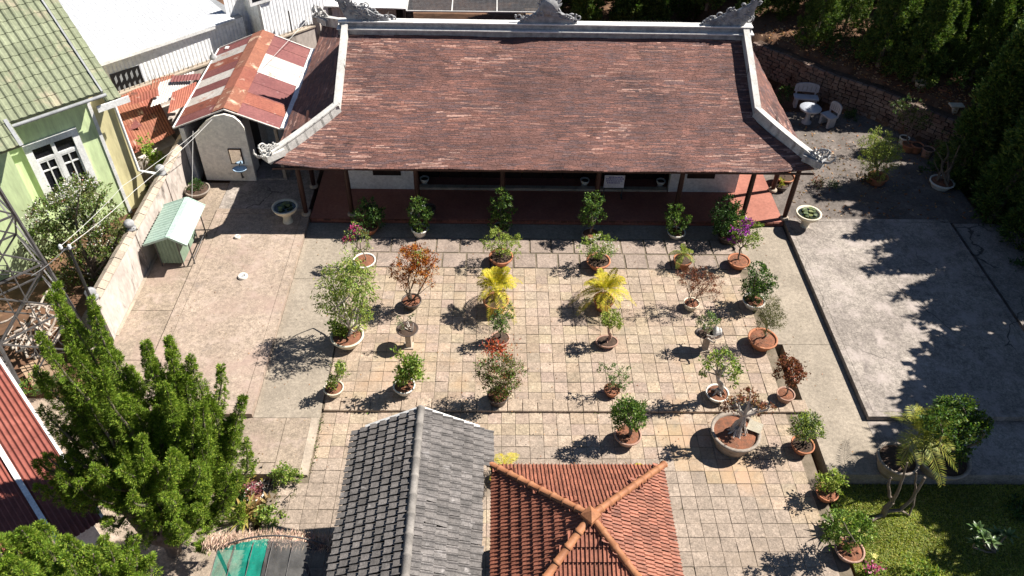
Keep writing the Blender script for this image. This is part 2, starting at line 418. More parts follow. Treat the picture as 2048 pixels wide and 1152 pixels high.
# one ground sheet to the horizon, rising gently into the wooded bank behind the retaining wall
def bank(x, y):
    # distance beyond the retaining wall line (11,31.4)-(21,21)
    a = Vector((11.0, 31.4)); d = (Vector((21.0, 21.0)) - a).normalized(); nrm = Vector((-d.y, d.x))
    s = (Vector((x, y)) - a).dot(nrm)
    s2 = max(0.0, min(1.0, (s - .12) / .15)) if x > 9.5 else 0
    far = max(0, s - .3)
    zb = (1.25 + .16 * min(far, 40)) * s2
    if x <= 9.5:
        zb = max(0, (y - 33.5)) * .13
        zb *= max(0, min(1, (x + 14) / 6))
    return -.47 + zb + (.47 * s2)
xs = np.concatenate([np.array([-300, -150, -80, -45, -30]), np.arange(-22, 30.01, .5), np.array([36, 45, 70, 130, 300])])
ys = np.concatenate([np.array([-200, -100, -50, -20]), np.arange(-5, 46.01, .5), np.array([55, 70, 110, 180, 320])])
V = [(x, y, bank(x, y) + (.05 * math.sin(x * 2.1) * math.cos(y * 1.7) if y > 24 else 0)) for y in ys for x in xs]
nx = len(xs)
Q = [(j * nx + i, j * nx + i + 1, (j + 1) * nx + i + 1, (j + 1) * nx + i) for j in range(len(ys) - 1) for i in range(nx - 1)]
np_mesh('ground', V, Q, m_dirt, None, None, 'structure', smooth=True)

lower = box1('lower_courtyard', m_joint, -4.62, 7.885, 3.0, 12.66, -.6, LZ - .014, kind='structure'); MB().box(-5.25, -4.625, 3.0, 10.68, -.6, LZ - .0145).build('bed', m_joint, lower)
upper = box1('upper_courtyard', m_joint, -4.40, 7.88, 12.66, 19.62, -.6, -.014, kind='structure')
box1('front_walk', m_conc, -10.46, -5.26, 11.02, 12.35, -.6, 0.0, kind='structure'); box1('front_walk', m_conc, -10.46, -5.26, 10.69, 11.0, -.6, 0.004, kind='structure'); box1('front_walk', m_conc, -5.245, -4.62, 10.69, 12.35, -.6, 0.003, kind='structure')
box1('kerb', m_cap, -4.62, -4.42, 10.66, 12.35, -.6, .012, kind='structure')
def framed(name, mat, x0, x1, y0, y1, z, b, gap=.014):
    o = box1(name, mat, x0 + b + gap, x1 - b - gap, y0 + b + gap, y1 - b - gap, -.6, z - .004, kind='structure')
    for k, (a0, a1, c0, c1) in enumerate(((x0, x0 + b, y0, y1), (x1 - b, x1, y0, y1), (x0 + b + .001, x1 - b - .001, y0, y0 + b), (x0 + b + .001, x1 - b - .001, y1 - b, y1))):
        MB().box(a0, a1, c0, c1, -.6, z + .0005 * k).build('border', mat, o)
    MB().box(x0 + b * .5, x1 - b * .5, y0 + b * .5, y1 - b * .5, -.59, z - .035).build('base', mat, o)
    return o
framed('left_slab', m_slabc, -9.18, -6.10, 12.36, 20.86, .15, .26)
for y0, y1 in ((12.36, 14.2), (14.215, 16.1), (16.115, 18.3), (18.312, 20.3), (20.31, 22.4)):
    box1('left_strip', m_conc, -10.46, -9.205, y0, y1, -.6, .085 + rng.uniform(-.003, .003), kind='structure')
for y0, y1 in ((12.36, 15.0), (15.014, 17.6), (17.612, 20.34)):
    box1('side_walk', m_lightconc, -6.09, -4.42, y0, y1, -.6, rng.uniform(-.003, .003), kind='structure')
box1('back_yard_floor', m_conc2, -9.19, -6.22, 20.87, 24.0, -.6, .08, kind='structure')
box1('front_strip', m_lightconc, -4.40, 9.55, 19.63, 20.36, -.6, -.012, kind='structure')
box1('right_walk', m_lightconc, 7.89, 9.58, 15.0, 19.62, -.6, 0.0, kind='structure')
box1('right_walk', m_lightconc, 8.12, 9.58, 10.70, 14.99, -.6, 0.0, kind='structure')
box1('right_front_walk', m_conc2, 9.59, 16.2, 10.70, 12.33, -.6, -.004, kind='structure')
framed('right_slab', m_conc2, 9.60, 15.15, 12.34, 20.60, .16, .16, .010)
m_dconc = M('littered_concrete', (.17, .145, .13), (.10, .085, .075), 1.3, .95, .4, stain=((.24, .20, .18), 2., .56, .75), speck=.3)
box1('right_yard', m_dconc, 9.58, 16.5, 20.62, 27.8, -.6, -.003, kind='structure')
box1('far_right_walk', m_conc2, 15.4, 17.6, 10.70, 20.6, -.6, .0, kind='structure')
# grooves in the slabs (shallow kerb lines)
# lawn
box1('lawn_bed', m_lawn, 8.12, 17.5, 1.0, 10.69, -.62, -.40, kind='structure')

# ---- pavers: the nearest 300 in view as pieces, the rest joined
def paver_mesh(name, a, b, h, ch=.012):
    mb = MB(); x, y = a / 2, b / 2
    mb.add([(-x, -y, -h), (x, -y, -h), (x, y, -h), (-x, y, -h), (-x, -y, -ch), (x, -y, -ch), (x, y, -ch), (-x, y, -ch),
            (-x + ch, -y + ch, 0), (x - ch, -y + ch, 0), (x - ch, y - ch, 0), (-x + ch, y - ch, 0)],
           [(0, 1, 5, 4), (1, 2, 6, 5), (2, 3, 7, 6), (3, 0, 4, 7), (4, 5, 9, 8), (5, 6, 10, 9), (6, 7, 11, 10), (7, 4, 8, 11), (8, 9, 10, 11)])
    o = mb.build(name, m_paver); me = o.data; bpy.data.objects.remove(o); return me
P_ = .352
pv = paver_mesh('paver', P_ - .009, P_ - .009, .06, .005); pvg = pv.copy(); pvg.materials[0] = m_paverg
cells = []
for lvl, y1, y0, par in ((LZ, 12.60, 4.2, lower), (0.0, 18.15, 12.70, upper)):
    ny = int((y1 - y0) / P_); nxp = int((7.86 + 4.40) / P_)
    for j in range(ny):
        for i in range(-2 if (lvl < 0 and y1 - P_ * (j + .5) < 10.5) else 0, nxp):
            x = -4.38 + P_ * (i + .5); y = y1 - P_ * (j + .5)
            hid = (y < 9.9 and -2.9 < x < 3.45)
            d = math.dist((x, y, lvl), (0, 0, CAMH))
            infr = abs((Vector((x, y, lvl)) - Vector((0, 0, CAMH))).dot(CR) / (Vector((x, y, lvl)) - Vector((0, 0, CAMH))).dot(CF)) < .68 and y > 6.6
            cells.append((hid or not infr, d, x, y, lvl, par))
cells.sort(key=lambda c: (c[0], c[1]))
rest = {lower.name: MB(), upper.name: MB()}
for k, (hid, d, x, y, lvl, par) in enumerate(cells):
    tx, ty = rng.normal(0, .014, 2); dz = rng.uniform(-.009, .006); yaw = rng.normal(0, .012)
    ax = Vector((math.cos(yaw), math.sin(yaw), tx)); ay = Vector((-math.sin(yaw), math.cos(yaw), ty)); az = Vector((-tx, -ty, 1))
    if k < 300: piece('paver', pvg if par is lower else pv, par, (x, y, lvl + dz), ax, ay, az)
    else:
        c = Vector((x, y, lvl + dz)); vs = [c + ax * v.co.x + ay * v.co.y + az * v.co.z for v in pv.vertices]
        b = .55 + .0 + rng.uniform(.34, .56); rest[par.name].add(vs[4:], [tuple(i - 4 for i in p.vertices) for p in pv.polygons if min(p.vertices) >= 4], (b, b * rng.uniform(.97, 1.03), b * rng.uniform(.94, 1.04)))
m_paver2 = M('concrete_paver_far', (.39,.305,.232), (.30,.233,.178), 1.5, .9, .3, 18., stain=((.22,.17,.125), .55, .55, .75, (.385,.26,.165), .28, .54, .7, (0.211, 0.175, 0.139), 3.4, .56, .75), tint=True, speck=.3)
rest[lower.name].build('paver', m_paver2, lower, kind='stuff')
rest[upper.name].build('paver', m_paver2, upper, kind='stuff')
# edging course of thicker pavers along the step, the border of big stones in front of the house
eb = paver_mesh('edging_paver', P_ + .03, .40, .08, .015)
step = upper
x = -4.36
while x < 7.8:
    piece('edging_paver', eb, step, (x + .195, 12.80, .012 + rng.uniform(-.004, .004)), (1, 0, 0), (0, 1, 0), (0, 0, 1)); x += .392
border = upper
for y0, y1, off in ((18.17, 18.86, .0), (18.88, 19.60, .36)):
    x = -4.38 - off
    while x < 7.85:
        wd = .72 + rng.uniform(-.05, .05); a = max(x, -4.38); b = min(x + wd - .02, 7.86)
        if b - a > .1:
            mb = MB(); dz = rng.uniform(-.004, .012); ch = .02
            mb.hexa([(a, y0, -.1), (b, y0, -.1), (b, y1, -.1), (a, y1, -.1)], [(a + ch, y0 + ch, dz), (b - ch, y0 + ch, dz), (b - ch, y1 - ch, dz), (a + ch, y1 - ch, dz)])
            mb.build('paving_stone', m_stone, border)
        x += wd

# ================================================================== the long tiled house
EZ, EY, BY, RY_ = 2.36, 20.03, 29.75, 24.89          # eave height, front eave, back eave, ridge
EL, ER = -6.85, 9.90                                  # side eaves
SL = .4405                                            # pitch
RL, RR = -4.97, 8.28                                  # verge rib lines
RZ = EZ + SL * (RY_ - EY)
hip = RL - EL                                         # 1.88 -> hip depth
def lift(x, y):                                       # eaves turn up towards the corners
    t = 0
    for cx in (EL, ER):
        for cy in (EY, BY):
            d = max(abs(x - cx), abs(y - cy)); t = max(t, max(0, 1 - d / 1.9))
    return .17 * t * t
house = T('tiled_house', 'long old house under a weathered purple-brown tiled roof with white ridge ribs', 'house', ((EL + ER) / 2, 22, 0))
def roof_rows(side):
    mb = MB(); e = .034 if side == 'front' else (.042 if side != 'back' else .12)
    L_ = {'front': RY_ - EY - .1, 'back': RY_ - EY - .1, 'left': hip, 'right': ER - RR}[side]
    n = int(L_ / e)
    for i in range(n):
        s0 = i * e; s1 = s0 + e * 1.25
        if side in ('front', 'back'): a, b = (EL + min(s0, hip), ER - min(s0, ER - RR))
        else: a, b = EY + s0, BY - s0
        if a >= b: continue
        u = a - rng.uniform(0, .1)
        run = 0; c = None
        while u < b:
            wd = rng.uniform(.10, .15); u0, u1 = max(u, a), min(u + wd - .008, b); u += wd
            if u1 - u0 < .02: continue
            if run <= 0:
                wv = math.sin(u * .9 + s0 * 1.3) * math.cos(u * .37 - s0 * 1.9 + 1) + .6 * math.sin(u * 2.3 + 4 * math.cos(s0 * 2.1)) * math.cos(s0 * 3.3 + u * .5) + .35 * math.cos((u - .5 * (EL + ER)) * .33)
                edge = 1.1 * max(0, 1 - min(abs(u - RL), abs(u - RR), 2.2) / 2.2) + .7 * max(0, 1 - abs(s0 - L_) / 1.2)
                q = min(.999, max(0, rng.random() * .85 + .02 + .13 * (.7 * edge - wv + .2))); run = int(rng.integers(1, 6))
                if q < .50: c = np.array((.17, .083, .068))
                elif q < .72: c = np.array((.13, .076, .072))
                elif q < .85: c = np.array((.235, .108, .083))
                elif q < .945: c = np.array((.31, .165, .128))
                else: c = np.array((.42, .25, .20))
                c = c * rng.uniform(.82, 1.18)
            run -= 1
            up = rng.uniform(.004, .013) if side == 'front' else rng.uniform(.002, .006); col = tuple(c * rng.uniform(.9, 1.1))
            def P(uu, ss, dz):
                z = EZ + SL * ss + dz + .018 * math.sin(uu * 1.1 + ss * .9) * math.sin(ss * 1.7 + uu * .4)
                ss = ss + .010 * math.sin(uu * 2.9 + ss * 3) + .008 * math.sin(uu * 7.3 + ss)
                if side == 'front': x, y = uu, EY + ss
                elif side == 'back': x, y = uu, BY - ss
                elif side == 'left': x, y = EL + ss, uu
                else: x, y = ER - ss, uu
                return (x, y, z + lift(x, y))
            so_ = s0 - rng.uniform(0, .012)
            mb.add([P(u0, so_, up), P(u1, so_, up), P(u1, s1, .004), P(u0, s1, .004), P(u0, so_, -.02), P(u1, so_, -.02)],
                   [(0, 1, 2, 3), (4, 5, 1, 0)] if side in ('front', 'right') else [(3, 2, 1, 0), (0, 1, 5, 4)], col)
    o = mb.build('roof_tile', m_roof, house, kind='stuff'); o['label'] = {'front': 'front slope of small tiles', 'back': 'back slope of small tiles', 'left': 'left hip of small tiles', 'right': 'right hip of small tiles'}[side]
for sd in ('front', 'back', 'left', 'right'): roof_rows(sd)
# boarding under the tiles
mb = MB()
def rp(x, y):
    s = min(y - EY, BY - y); z = EZ + SL * s
    return (x, y, z + lift(x, y) - .035)
zb = EZ + SL * hip
N = 24
for i in range(N):
    x0 = EL + (ER - EL) * i / N; x1 = EL + (ER - EL) * (i + 1) / N
    for k in range(12):
        y0 = EY + (RY_ - EY) * k / 12; y1 = EY + (RY_ - EY) * (k + 1) / 12
        def cl(x, y): 
            s = y - EY; return min(max(x, EL + min(s, hip)), ER - min(s, hip))
        for f in (lambda y: y, lambda y: EY + BY - y):
            a = [(cl(x0, y0), f(y0)), (cl(x1, y0), f(y0)), (cl(x1, y1), f(y1)), (cl(x0, y1), f(y1))]
            mb.add([rp(*p) for p in a], [(0, 1, 2, 3)])
for sx, X0, X1 in ((1, EL, RL), (-1, ER, RR)):
    for k in range(6):
        for j in range(16):
            s0, s1 = hip * k / 6, hip * (k + 1) / 6
            ya = lambda s, t: EY + s + (BY - EY - 2 * s) * t
            q = [(X0 + sx * s0, ya(s0, j / 16), s0), (X0 + sx * s0, ya(s0, (j + 1) / 16), s0), (X0 + sx * s1, ya(s1, (j + 1) / 16), s1), (X0 + sx * s1, ya(s1, j / 16), s1)]
            mb.add([(x, y, EZ + SL * s + lift(x, y) - .03) for x, y, s in q], [(0, 1, 2, 3)])
mb.build('roof_boarding', m_wooddoor, house)
# gable walls above the hips
for X in (RL + .04, RR - .04):
    y0, y1 = EY + hip, BY - hip
    MB().extr([(X, y0, zb - .1), (X, y1, zb - .1), (X, RY_, RZ - .05)], (.08, 0, 0)).build('gable_wall', m_rib, house)
# ridge: stepped plaster beam, shade coloured into its dark body, sunlight into both ledges
r = MB()
r.box(RL - .25, RR + .25, RY_ - .14, RY_ + .14, RZ - .08, RZ + .13).box(RL - .2, RR + .2, RY_ - .09, RY_ + .09, RZ + .165, RZ + .35)
rdg = r.build('ridge', m_orn, house)
MB().box(RL - .28, RR + .28, RY_ - .22, RY_ + .22, RZ + .13, RZ + .165).build('lower_ledge', m_white, rdg)
MB().box(RL - .22, RR + .22, RY_ - .15, RY_ + .15, RZ + .35, RZ + .39).build('upper_ledge', m_white, rdg)
def rib_path(sx, sy):
    X, E = (RL, EL) if sx < 0 else (RR, ER); Y = EY if sy < 0 else BY
    dy = 1 if sy < 0 else -1
    pts = [(X, RY_ - dy * .1, RZ + .12), (X, RY_ - dy * 1.5, RZ - 1.4 * SL + .12), (X, Y + dy * hip, zb + .12)]
    for k in range(1, 9):
        t = k / 8; x = X + (E - X) * t; y = Y + dy * hip * (1 - t)
        pts.append((x, y, EZ + SL * hip * (1 - t) + lift(x, y) + .12))
    return pts
for sx in (-1, 1):
    for sy in (-1, 1):
        p = rib_path(sx, sy); m = MB()
        for a, b in zip(p[:-1], p[1:]):
            a, b = Vector(a), Vector(b); e = (b - a).normalized() * .04
            m.beam(a - e + Vector((0, 0, .03)), b + e + Vector((0, 0, .03)), .15, .36); m.beam(a - e + Vector((0, 0, .21)), b + e + Vector((0, 0, .21)), .20, .045)
        m.build('hip_rib', m_rib, house)
# scrollwork: curls of plaster
def curl(mb, c, e1, e2, r, turns=1.2, th=.035, ph=0.):
    c, e1, e2 = Vector(c), Vector(e1), Vector(e2); pts = []; rs = []
    for i in range(13):
        t = i / 12; a = ph + t * turns * 2 * math.pi; q = r * (1 - .75 * t)
        pts.append(c + e1 * math.cos(a) * q + e2 * math.sin(a) * q); rs.append(th * (1 - .5 * t))
    mb.tube(pts, rs, 5)
def corner_orn(p, d):
    mb = MB(); p = Vector(p); d = Vector(d).normalized(); up = Vector((0, 0, 1))
    mb.beam(p - d * .5, p + d * .12, .34, .22)
    for k in range(9):
        c = p + d * (-.45 + .07 * k) + up * (.14 + .035 * k + rng.uniform(-.03, .03)); curl(mb, c, d, up, rng.uniform(.08, .13), 1.1, .03, rng.uniform(0, 6))
    side = d.cross(up)
    for k in range(5):
        c = p + d * rng.uniform(-.2, .25) + side * rng.uniform(-.16, .16) + up * rng.uniform(.1, .35); curl(mb, c, side, up, .09, 1.1, .028, rng.uniform(0, 6))
    mb.tube([p + d * .1 + up * .05, p + d * .3 + up * .12, p + d * .42 + up * .3, p + d * .40 + up * .42], [.06, .045, .03, .015], 6)
    mb.tube([p + d * .05 + up * .2, p + d * .2 + up * .32, p + d * .22 + up * .5], [.05, .035, .015], 6)
    mb.build('corner_scroll', m_orn if d.x > 0 else m_rib, house)
for sx in (-1, 1):
    for sy in (-1, 1):
        p = rib_path(sx, sy); corner_orn(Vector(p[-1]) + Vector((0, 0, .1)), Vector((sx, sy, 0)))
# ridge-end dragons: a rising fan of scales with curls on its crest
def dragon(x, sx):
    mb = MB(); z0 = RZ + .36
    out = [(0, 0), (-1.35, 0), (-1.30, .16), (-1.0, .30), (-.78, .42), (-.55, .62), (-.30, .66), (-.06, .84), (.12, .98), (.26, 1.18), (.30, .95), (.24, .6), (.1, .25)]
    poly = [(x + sx * a, RY_ - .06, z0 + b * .8) for a, b in out]
    mb.extr(poly if sx < 0 else poly[::-1], (0, .12, 0))
    for a, b in out[1:11]:
        for q in range(3):
            curl(mb, (x + sx * (a + rng.uniform(-.12, .12)), RY_ + rng.uniform(-.05, .05), z0 + b * .8 + rng.uniform(-.05, .06)), (sx, 0, 0), (0, 0, 1), rng.uniform(.06, .11), 1.1, .03, rng.uniform(0, 6))
    for k in range(26):
        a = rng.uniform(-1.0, .1); b = rng.uniform(.05, .6) * (1.1 + a * .75); curl(mb, (x + sx * a, RY_ - .075, z0 + max(.04, b)), (sx, 0, 0), (0, 0, 1), .075, 1., .022, rng.uniform(0, 6))
    mb.build('ridge_dragon', m_orn, house)
dragon(RL + .1, -1); dragon(RR - .1, 1)
# sun disc among flames in the middle
mb = MB(); cx = ry(1097, 40, RY_).x; z0 = RZ + .38
poly = [(-.95, 0), (.95, 0), (.9, .14), (.6, .24), (.42, .34), (.3, .55), (-.3, .55), (-.42, .34), (-.6, .24), (-.9, .14)]
mb.extr([(cx + a, RY_ - .08, z0 + b) for a, b in poly], (0, .16, 0))
mb.lathe([(.0, -.1), (.30, -.1), (.30, .1), (.0, .1)], 18, (0, 0, 0))
k0 = len(mb.v) - 18 * 4
for i in range(k0, len(mb.v)):
    x_, y_, z_ = mb.v[i]; mb.v[i] = (cx + x_, RY_ + z_, z0 + .55 + y_)
for k in range(9):
    a = math.pi * (k / 8); q = .32 + .12 * (1 - abs(k - 4) / 4); h = .18 + .28 * (1 - abs(k - 4) / 4)
    b0 = Vector((cx + math.cos(a) * .28, RY_, z0 + .55 + math.sin(a) * .28)); dv = Vector((math.cos(a) * .5, 0, math.sin(a) * .6 + .5)).normalized()
    mb.tube([b0, b0 + dv * h * .5 + Vector((.03, 0, 0)), b0 + dv * h], [.055, .04, .008], 5)
for k in range(18):
    a = rng.uniform(-.95, .95); curl(mb, (cx + a, RY_ - .09, z0 + .1 + .3 * (1 - abs(a))), (1, 0, 0), (0, 0, 1), .1, 1.1, .03, rng.uniform(0, 6))
for a in (-.98, .98, -.72, .74): curl(mb, (cx + a, RY_, z0 + .2), (1, 0, 0), (0, 0, 1), .12, 1.1, .035, rng.uniform(0, 6))
mb.build('sun_ornament', m_orn, house)
# platform, front brick edge
PX0, PX1, PY = -6.05, 9.56, 20.40
platform = MB().box(PX0, PX1, PY, 29.2, -.3, ZS).build('floor', m_redfloor, house)
mb = MB(); x = PX0
ebk = MB().box(-.105, .105, -.04, .0, -.065, .0).build('edge_brick', m_brick); ebm = ebk.data; bpy.data.objects.remove(ebk)
while x < PX1 - .2:
    piece('edge_brick', ebm, platform, (x + .11, PY - .002 - rng.uniform(0, .012), ZS - .012), (1, 0, 0), (0, 1, 0), (0, 0, 1)); x += .228
# walls
WY = 22.05
def wall_piece(x0, x1):
    wl = MB().box(x0, x1, WY, WY + .18, ZS, 3.02).build('wall', m_white, house)
    mid = (x0 + x1) / 2 + .0
    f = MB().box(mid - .47 + (.2 if mid < 0 else -.14), mid + .47 + (.2 if mid < 0 else -.14), WY - .03, WY - .003, 0.73, 1.95).build('window', m_wooddoor, wl)
    return wl
wall_piece(gp(698, 380, ZS).x, gp(832, 380, ZS).x); wall_piece(gp(1336, 384, ZS).x, gp(1470, 385, ZS).x)
xl, xr = gp(698, 380, ZS).x, gp(1470, 385, ZS).x
MB().box(xl, xl + .18, WY + .185, 27.5, ZS, 2.9).box(xr - .18, xr, WY + .185, 27.5, ZS, 2.9).box(xl + .19, xr - .19, 27.3, 27.48, ZS, 2.9).build('wall', m_white, house)
cx0, cx1 = gp(835, 385, ZS).x, gp(1334, 385, ZS).x
MB().box(cx0, cx1, WY - .02, WY + .16, ZS, ZS + .09).build('threshold', m_cap, house)
dx = (cx1 - cx0) / 12
for i in range(12):
    d = MB().box(cx0 + dx * i + .02, cx0 + dx * (i + 1) - .02, WY + .6, WY + .66, ZS + .095, 2.9).build('door_leaf', m_wooddoor, house)
    mb = MB(); a = cx0 + dx * i
    for k in range(5): mb.box(a + .1 + k * (dx - .2) / 5, a + .14 + k * (dx - .2) / 5, WY + .575, WY + .597, 1.2, 2.5)
    mb.build('lattice', m_wood, d)
# columns
def column(px, py, Y=None, stone=True):
    p = gp(px, py, ZS); Y = Y or p.y
    zt = EZ + SL * min(Y - EY, p.x - EL, ER - p.x) - .3
    o = MB().lathe([(.075, 0), (.085, .6), (.085, 1.2), (.07, zt - ZS)], 12, (p.x, Y, ZS + (.08 if stone else 0))).build('column', m_wood, house)
    MB().lathe([(.15, 0), (.15, .05), (.12, .085), (0, .085)], 12, (p.x, Y, ZS)).build('plinth', m_cap, o)
CY = PY + .2
for px in (612, 704, 838, 1004, 1188, 1347, 1482, 1565): column(px, 430, CY)
for px, py in ((628, 373), (1545, 381)): column(px, py)
MB().box(EL + .9, ER - .9, CY - .05, CY + .05, EZ + .02, EZ + .16).build('eave_beam', m_wood, house)
MB().beam((EL + .04, EY + .02, EZ - .05), (ER - .04, EY + .02, EZ - .05), .04, .06).build('fascia', m_wood, house)
# rafters seen in the eaves
for i in range(34):
    x = EL + .9 + i * (ER - EL - 1.8) / 33
    MB().beam((x, EY + .08, EZ - .05), (x, EY + 2.0, EZ + SL * 1.92 - .05), .06, .07).build('rafter', m_wood, house)
# notice board on legs, white bowls on the threshold
p = gp(1224, 392, ZS); s = T('notice_board', 'white notice board with blue lines of print standing in front of the dark doors', 'sign', (p.x, WY - .35, ZS))
sx0, sx1 = p.x - .34, p.x + .34
MB().box(sx0, sx1, WY - .36, WY - .34, .55, 1.05).build('panel', m_sign, s)
mb = MB()
for k, (a, b) in enumerate(((.14, .54), (.05, .60), (.06, .26), (.30, .58), (.10, .5))):
    z = (.98, .91, .83, .83, .75)[k]
    x = sx0 + a
    while x < sx0 + b + .03:
        l_ = rng.uniform(.03, .07); mb.box(x, x + l_, WY - .364, WY - .361, z - .018, z + .018); x += l_ + .016
mb.build('print', m_ink, s)
mb = MB()
for x in (sx0 + .03, sx1 - .03): mb.tube([(x, WY - .33, ZS), (x, WY - .33, 1.0)], .018, 6).box(x - .03, x + .03, WY - .48, WY - .2, ZS + .001, ZS + .02)
mb.build('stand', m_steel, s)
for i, (px, py, lb) in enumerate(((846, 376, 'white bowl at the left end of the dark doorway'), (1173, 378, 'white bowl left of the notice board by the dark doors'), (1328, 380, 'white bowl at the right end of the dark doorway'))):
    q = gp(px, py, ZS + .3); t = T('white_bowl', lb, 'bowl', (q.x, WY + .3, ZS), 'bowls in the doorway')
    MB().lathe([(.0, 0), (.12, 0), (.07, .08), (.13, .14), (.17, .26), (.155, .27), (.10, .16), (0, .15)], 14, (q.x, WY + .3, ZS)).build('body', m_wpot, t)
    MB().lathe([(0, .0), (.12, -.02)], 10, (q.x, WY + .3, ZS + .24)).build('ash', m_dsoil, t)
# ================================================================== neighbours on the left (their plots lie at 46 degrees)
D1 = Vector((.725, .688, 0)).normalized(); N1 = Vector((D1.y, -D1.x, 0)); UP = Vector((0, 0, 1))
def W(s, n, z, o): return o + D1 * s + N1 * n + UP * z       # point: s along the facade, n out from it
def wbox(mb, o, s0, s1, n0, n1, z0, z1, col=None):
    return mb.hexa([W(s0, n1, z0, o), W(s1, n1, z0, o), W(s1, n0, z0, o), W(s0, n0, z0, o)], [W(s0, n1, z1, o), W(s1, n1, z1, o), W(s1, n0, z1, o), W(s0, n0, z1, o)], col)
def ribbed(name, mat, parent, p0, u, v, lu, lv, pitch, h, prof='rib', label=None, segs=1, thick=0):
    """sheet from p0: ribs run along u (length lu), repeat along v (length lv)"""
    p0, u, v = Vector(p0), Vector(u).normalized(), Vector(v).normalized(); n = u.cross(v)
    if n.z < -.01: n = -n
    k = max(2, int(lv / pitch)); a = []; st = lv / k
    for i in range(k):
        if prof == 'rib': a += [(i * st, 0), (i * st + st * .62, 0), (i * st + st * .70, h), (i * st + st * .92, h)]
        else:
            for j in range(6): a.append((i * st + st * j / 6, h * .5 * (1 + math.sin(2 * math.pi * j / 6))))
    a.append((lv, 0)); V = []; 
    for r_ in range(segs + 1):
        for (q, hh) in a: V.append(p0 + u * (lu * r_ / segs) + v * q + n * hh)
    m = len(a); Q = [(r_ * m + i, r_ * m + i + 1, (r_ + 1) * m + i + 1, (r_ + 1) * m + i) for r_ in range(segs) for i in range(m - 1)]
    off = wloc(parent) if parent else Vector((0, 0, 0))
    o = np_mesh(name, [tuple(q - off) for q in V], Q, mat, parent, smooth=False)
    if label: o['label'] = label
    return o

# ---- green house
GO = Vector((-12.4, 21.4, 0))
gh = T('green_house', 'lime green house with a pale green tiled roof and a white casement window', 'house', tuple(GO + D1 * -3 - N1 * 2))
GE = 4.15; TP = .72                                   # eave height, pitch
mb = MB(); wbox(mb, GO, -7.5, 0, -6, 0, -.5, GE + .25)
mb.extr([W(-7.5, .0, GE + .25, GO), W(-7.5, -6, GE + .25, GO), W(-7.5, -3, GE + .25 + 3 * TP - .45, GO)], D1 * 7.5)
mb.build('wall', m_gwall, gh)
mb = MB(); wbox(mb, GO, -7.5, -2.62, .005, .62, -.5, GE - .45); mb.build('porch_wall', m_gwall, gh)
mb = MB(); wbox(mb, GO, .0, .78, -5.5, -.12, -.5, GE - .2); mb.build('side_wall', m_ywall, gh)
mb = MB(); wbox(mb, GO, -.05, .05, -.1, .035, -.5, GE - .1); mb.build('corner_trim', m_wpaint, gh)
# window
wx0, wx1, wz0, wz1 = -2.18, -.60, 1.0, 3.12
mb = MB(); t_ = .20
for a, b, c, d in ((wx0, wx1, wz1 - t_, wz1), (wx0, wx1, wz0, wz0 + t_), (wx0, wx0 + t_, wz0 + t_, wz1 - t_), (wx1 - t_, wx1, wz0 + t_, wz1 - t_)): wbox(mb, GO, a, b, .002, .09, c, d)
win = mb.build('window', m_wpaint, gh)
i0, i1, j0, j1 = wx0 + t_, wx1 - t_, wz0 + t_, wz1 - t_
mb = MB(); zt = j1 - .38
wbox(mb, GO, i0, i1, .004, .06, zt - .09, zt); mid = (i0 + i1) / 2
wbox(mb, GO, mid - .055, mid + .055, .004, .062, j0, j1)
for a, b in ((i0, mid - .055), (mid + .055, i1)):
    for s_ in (a, b - .05): wbox(mb, GO, s_, s_ + .05, .004, .056, j0, zt - .09)
    c = (a + b) / 2; wbox(mb, GO, c - .02, c + .02, .004, .05, j0 + .05, zt - .14)
    wbox(mb, GO, a + .05, b - .05, .004, .052, zt - .14, zt - .09); wbox(mb, GO, a + .05, b - .05, .004, .052, j0, j0 + .05)
    wbox(mb, GO, a + .05, b - .05, .004, .048, zt - .46, zt - .42)
mb.build('sash', m_wpaint, win)
for a, b in ((i0, mid - .056), (mid + .056, i1)):
    for c, d in ((zt + .002, j1), (zt - .41, zt - .142), (j0 + .052, zt - .462)):
        mb = MB(); wbox(mb, GO, a + .001, b - .001, .006, .016, c, d); mb.build('pane', m_glass, win)
# roof: tiles in courses, each tile a piece
ev = Vector((N1.x, N1.y, -TP)).normalized()           # down the slope
rn = Vector((N1.x * TP, N1.y * TP, 1)).normalized()
def roofpt(s, d): return GO + N1 * .5 + UP * GE + D1 * s - ev * d     # d up the slope from the upper eave
tw, tl = .235, .37
mb = MB(); vs = []
for yy in (0, tl * 1.12):
    for j in range(6):
        x = tw * (j / 5 - .5); hh = .045 * math.sin(math.pi * min(1, j / 3.2)) if j < 4 else .008
        vs.append((x, yy, hh + (.022 if yy == 0 else 0)))
for j in range(6): x, y, z = vs[j]; vs.append((x, y, z - .03))
mb.add(vs, [(j, j + 1, j + 7, j + 6) for j in range(5)] + [(j + 12, j + 13, j + 1, j) for j in range(5)])
gt = mb.build('roof_tile', m_ltile); gtm = gt.data; bpy.data.objects.remove(gt)
rl = MB(); wbox
sv = .34                                              # verge beyond the corner
tiles = []
for c in range(-2, 14):
    for k in range(30):
        s = sv - .12 - tw * k; d = c * tl + .0
        if c < 0 and s > -2.32: continue
        tiles.append((s, d))
rest = MB()
inframe = lambda p: (lambda q: abs(q.dot(CR) / q.dot(CF)) < .67 and abs(q.dot(CU) / q.dot(CF)) < .385)(p - Vector((0, 0, CAMH)))
n_t = 0
for s, d in tiles:
    p = roofpt(s, d)
    if not inframe(p): continue
    if n_t < 298: piece('roof_tile', gtm, gh, p + rn * rng.uniform(0, .006), D1 + ev * rng.normal(0, .012), -ev, rn); n_t += 1
mb = MB(); mb.slab([roofpt(sv, 0), roofpt(sv, 5.4), roofpt(-7.6, 5.4), roofpt(-7.6, 0)], .1)
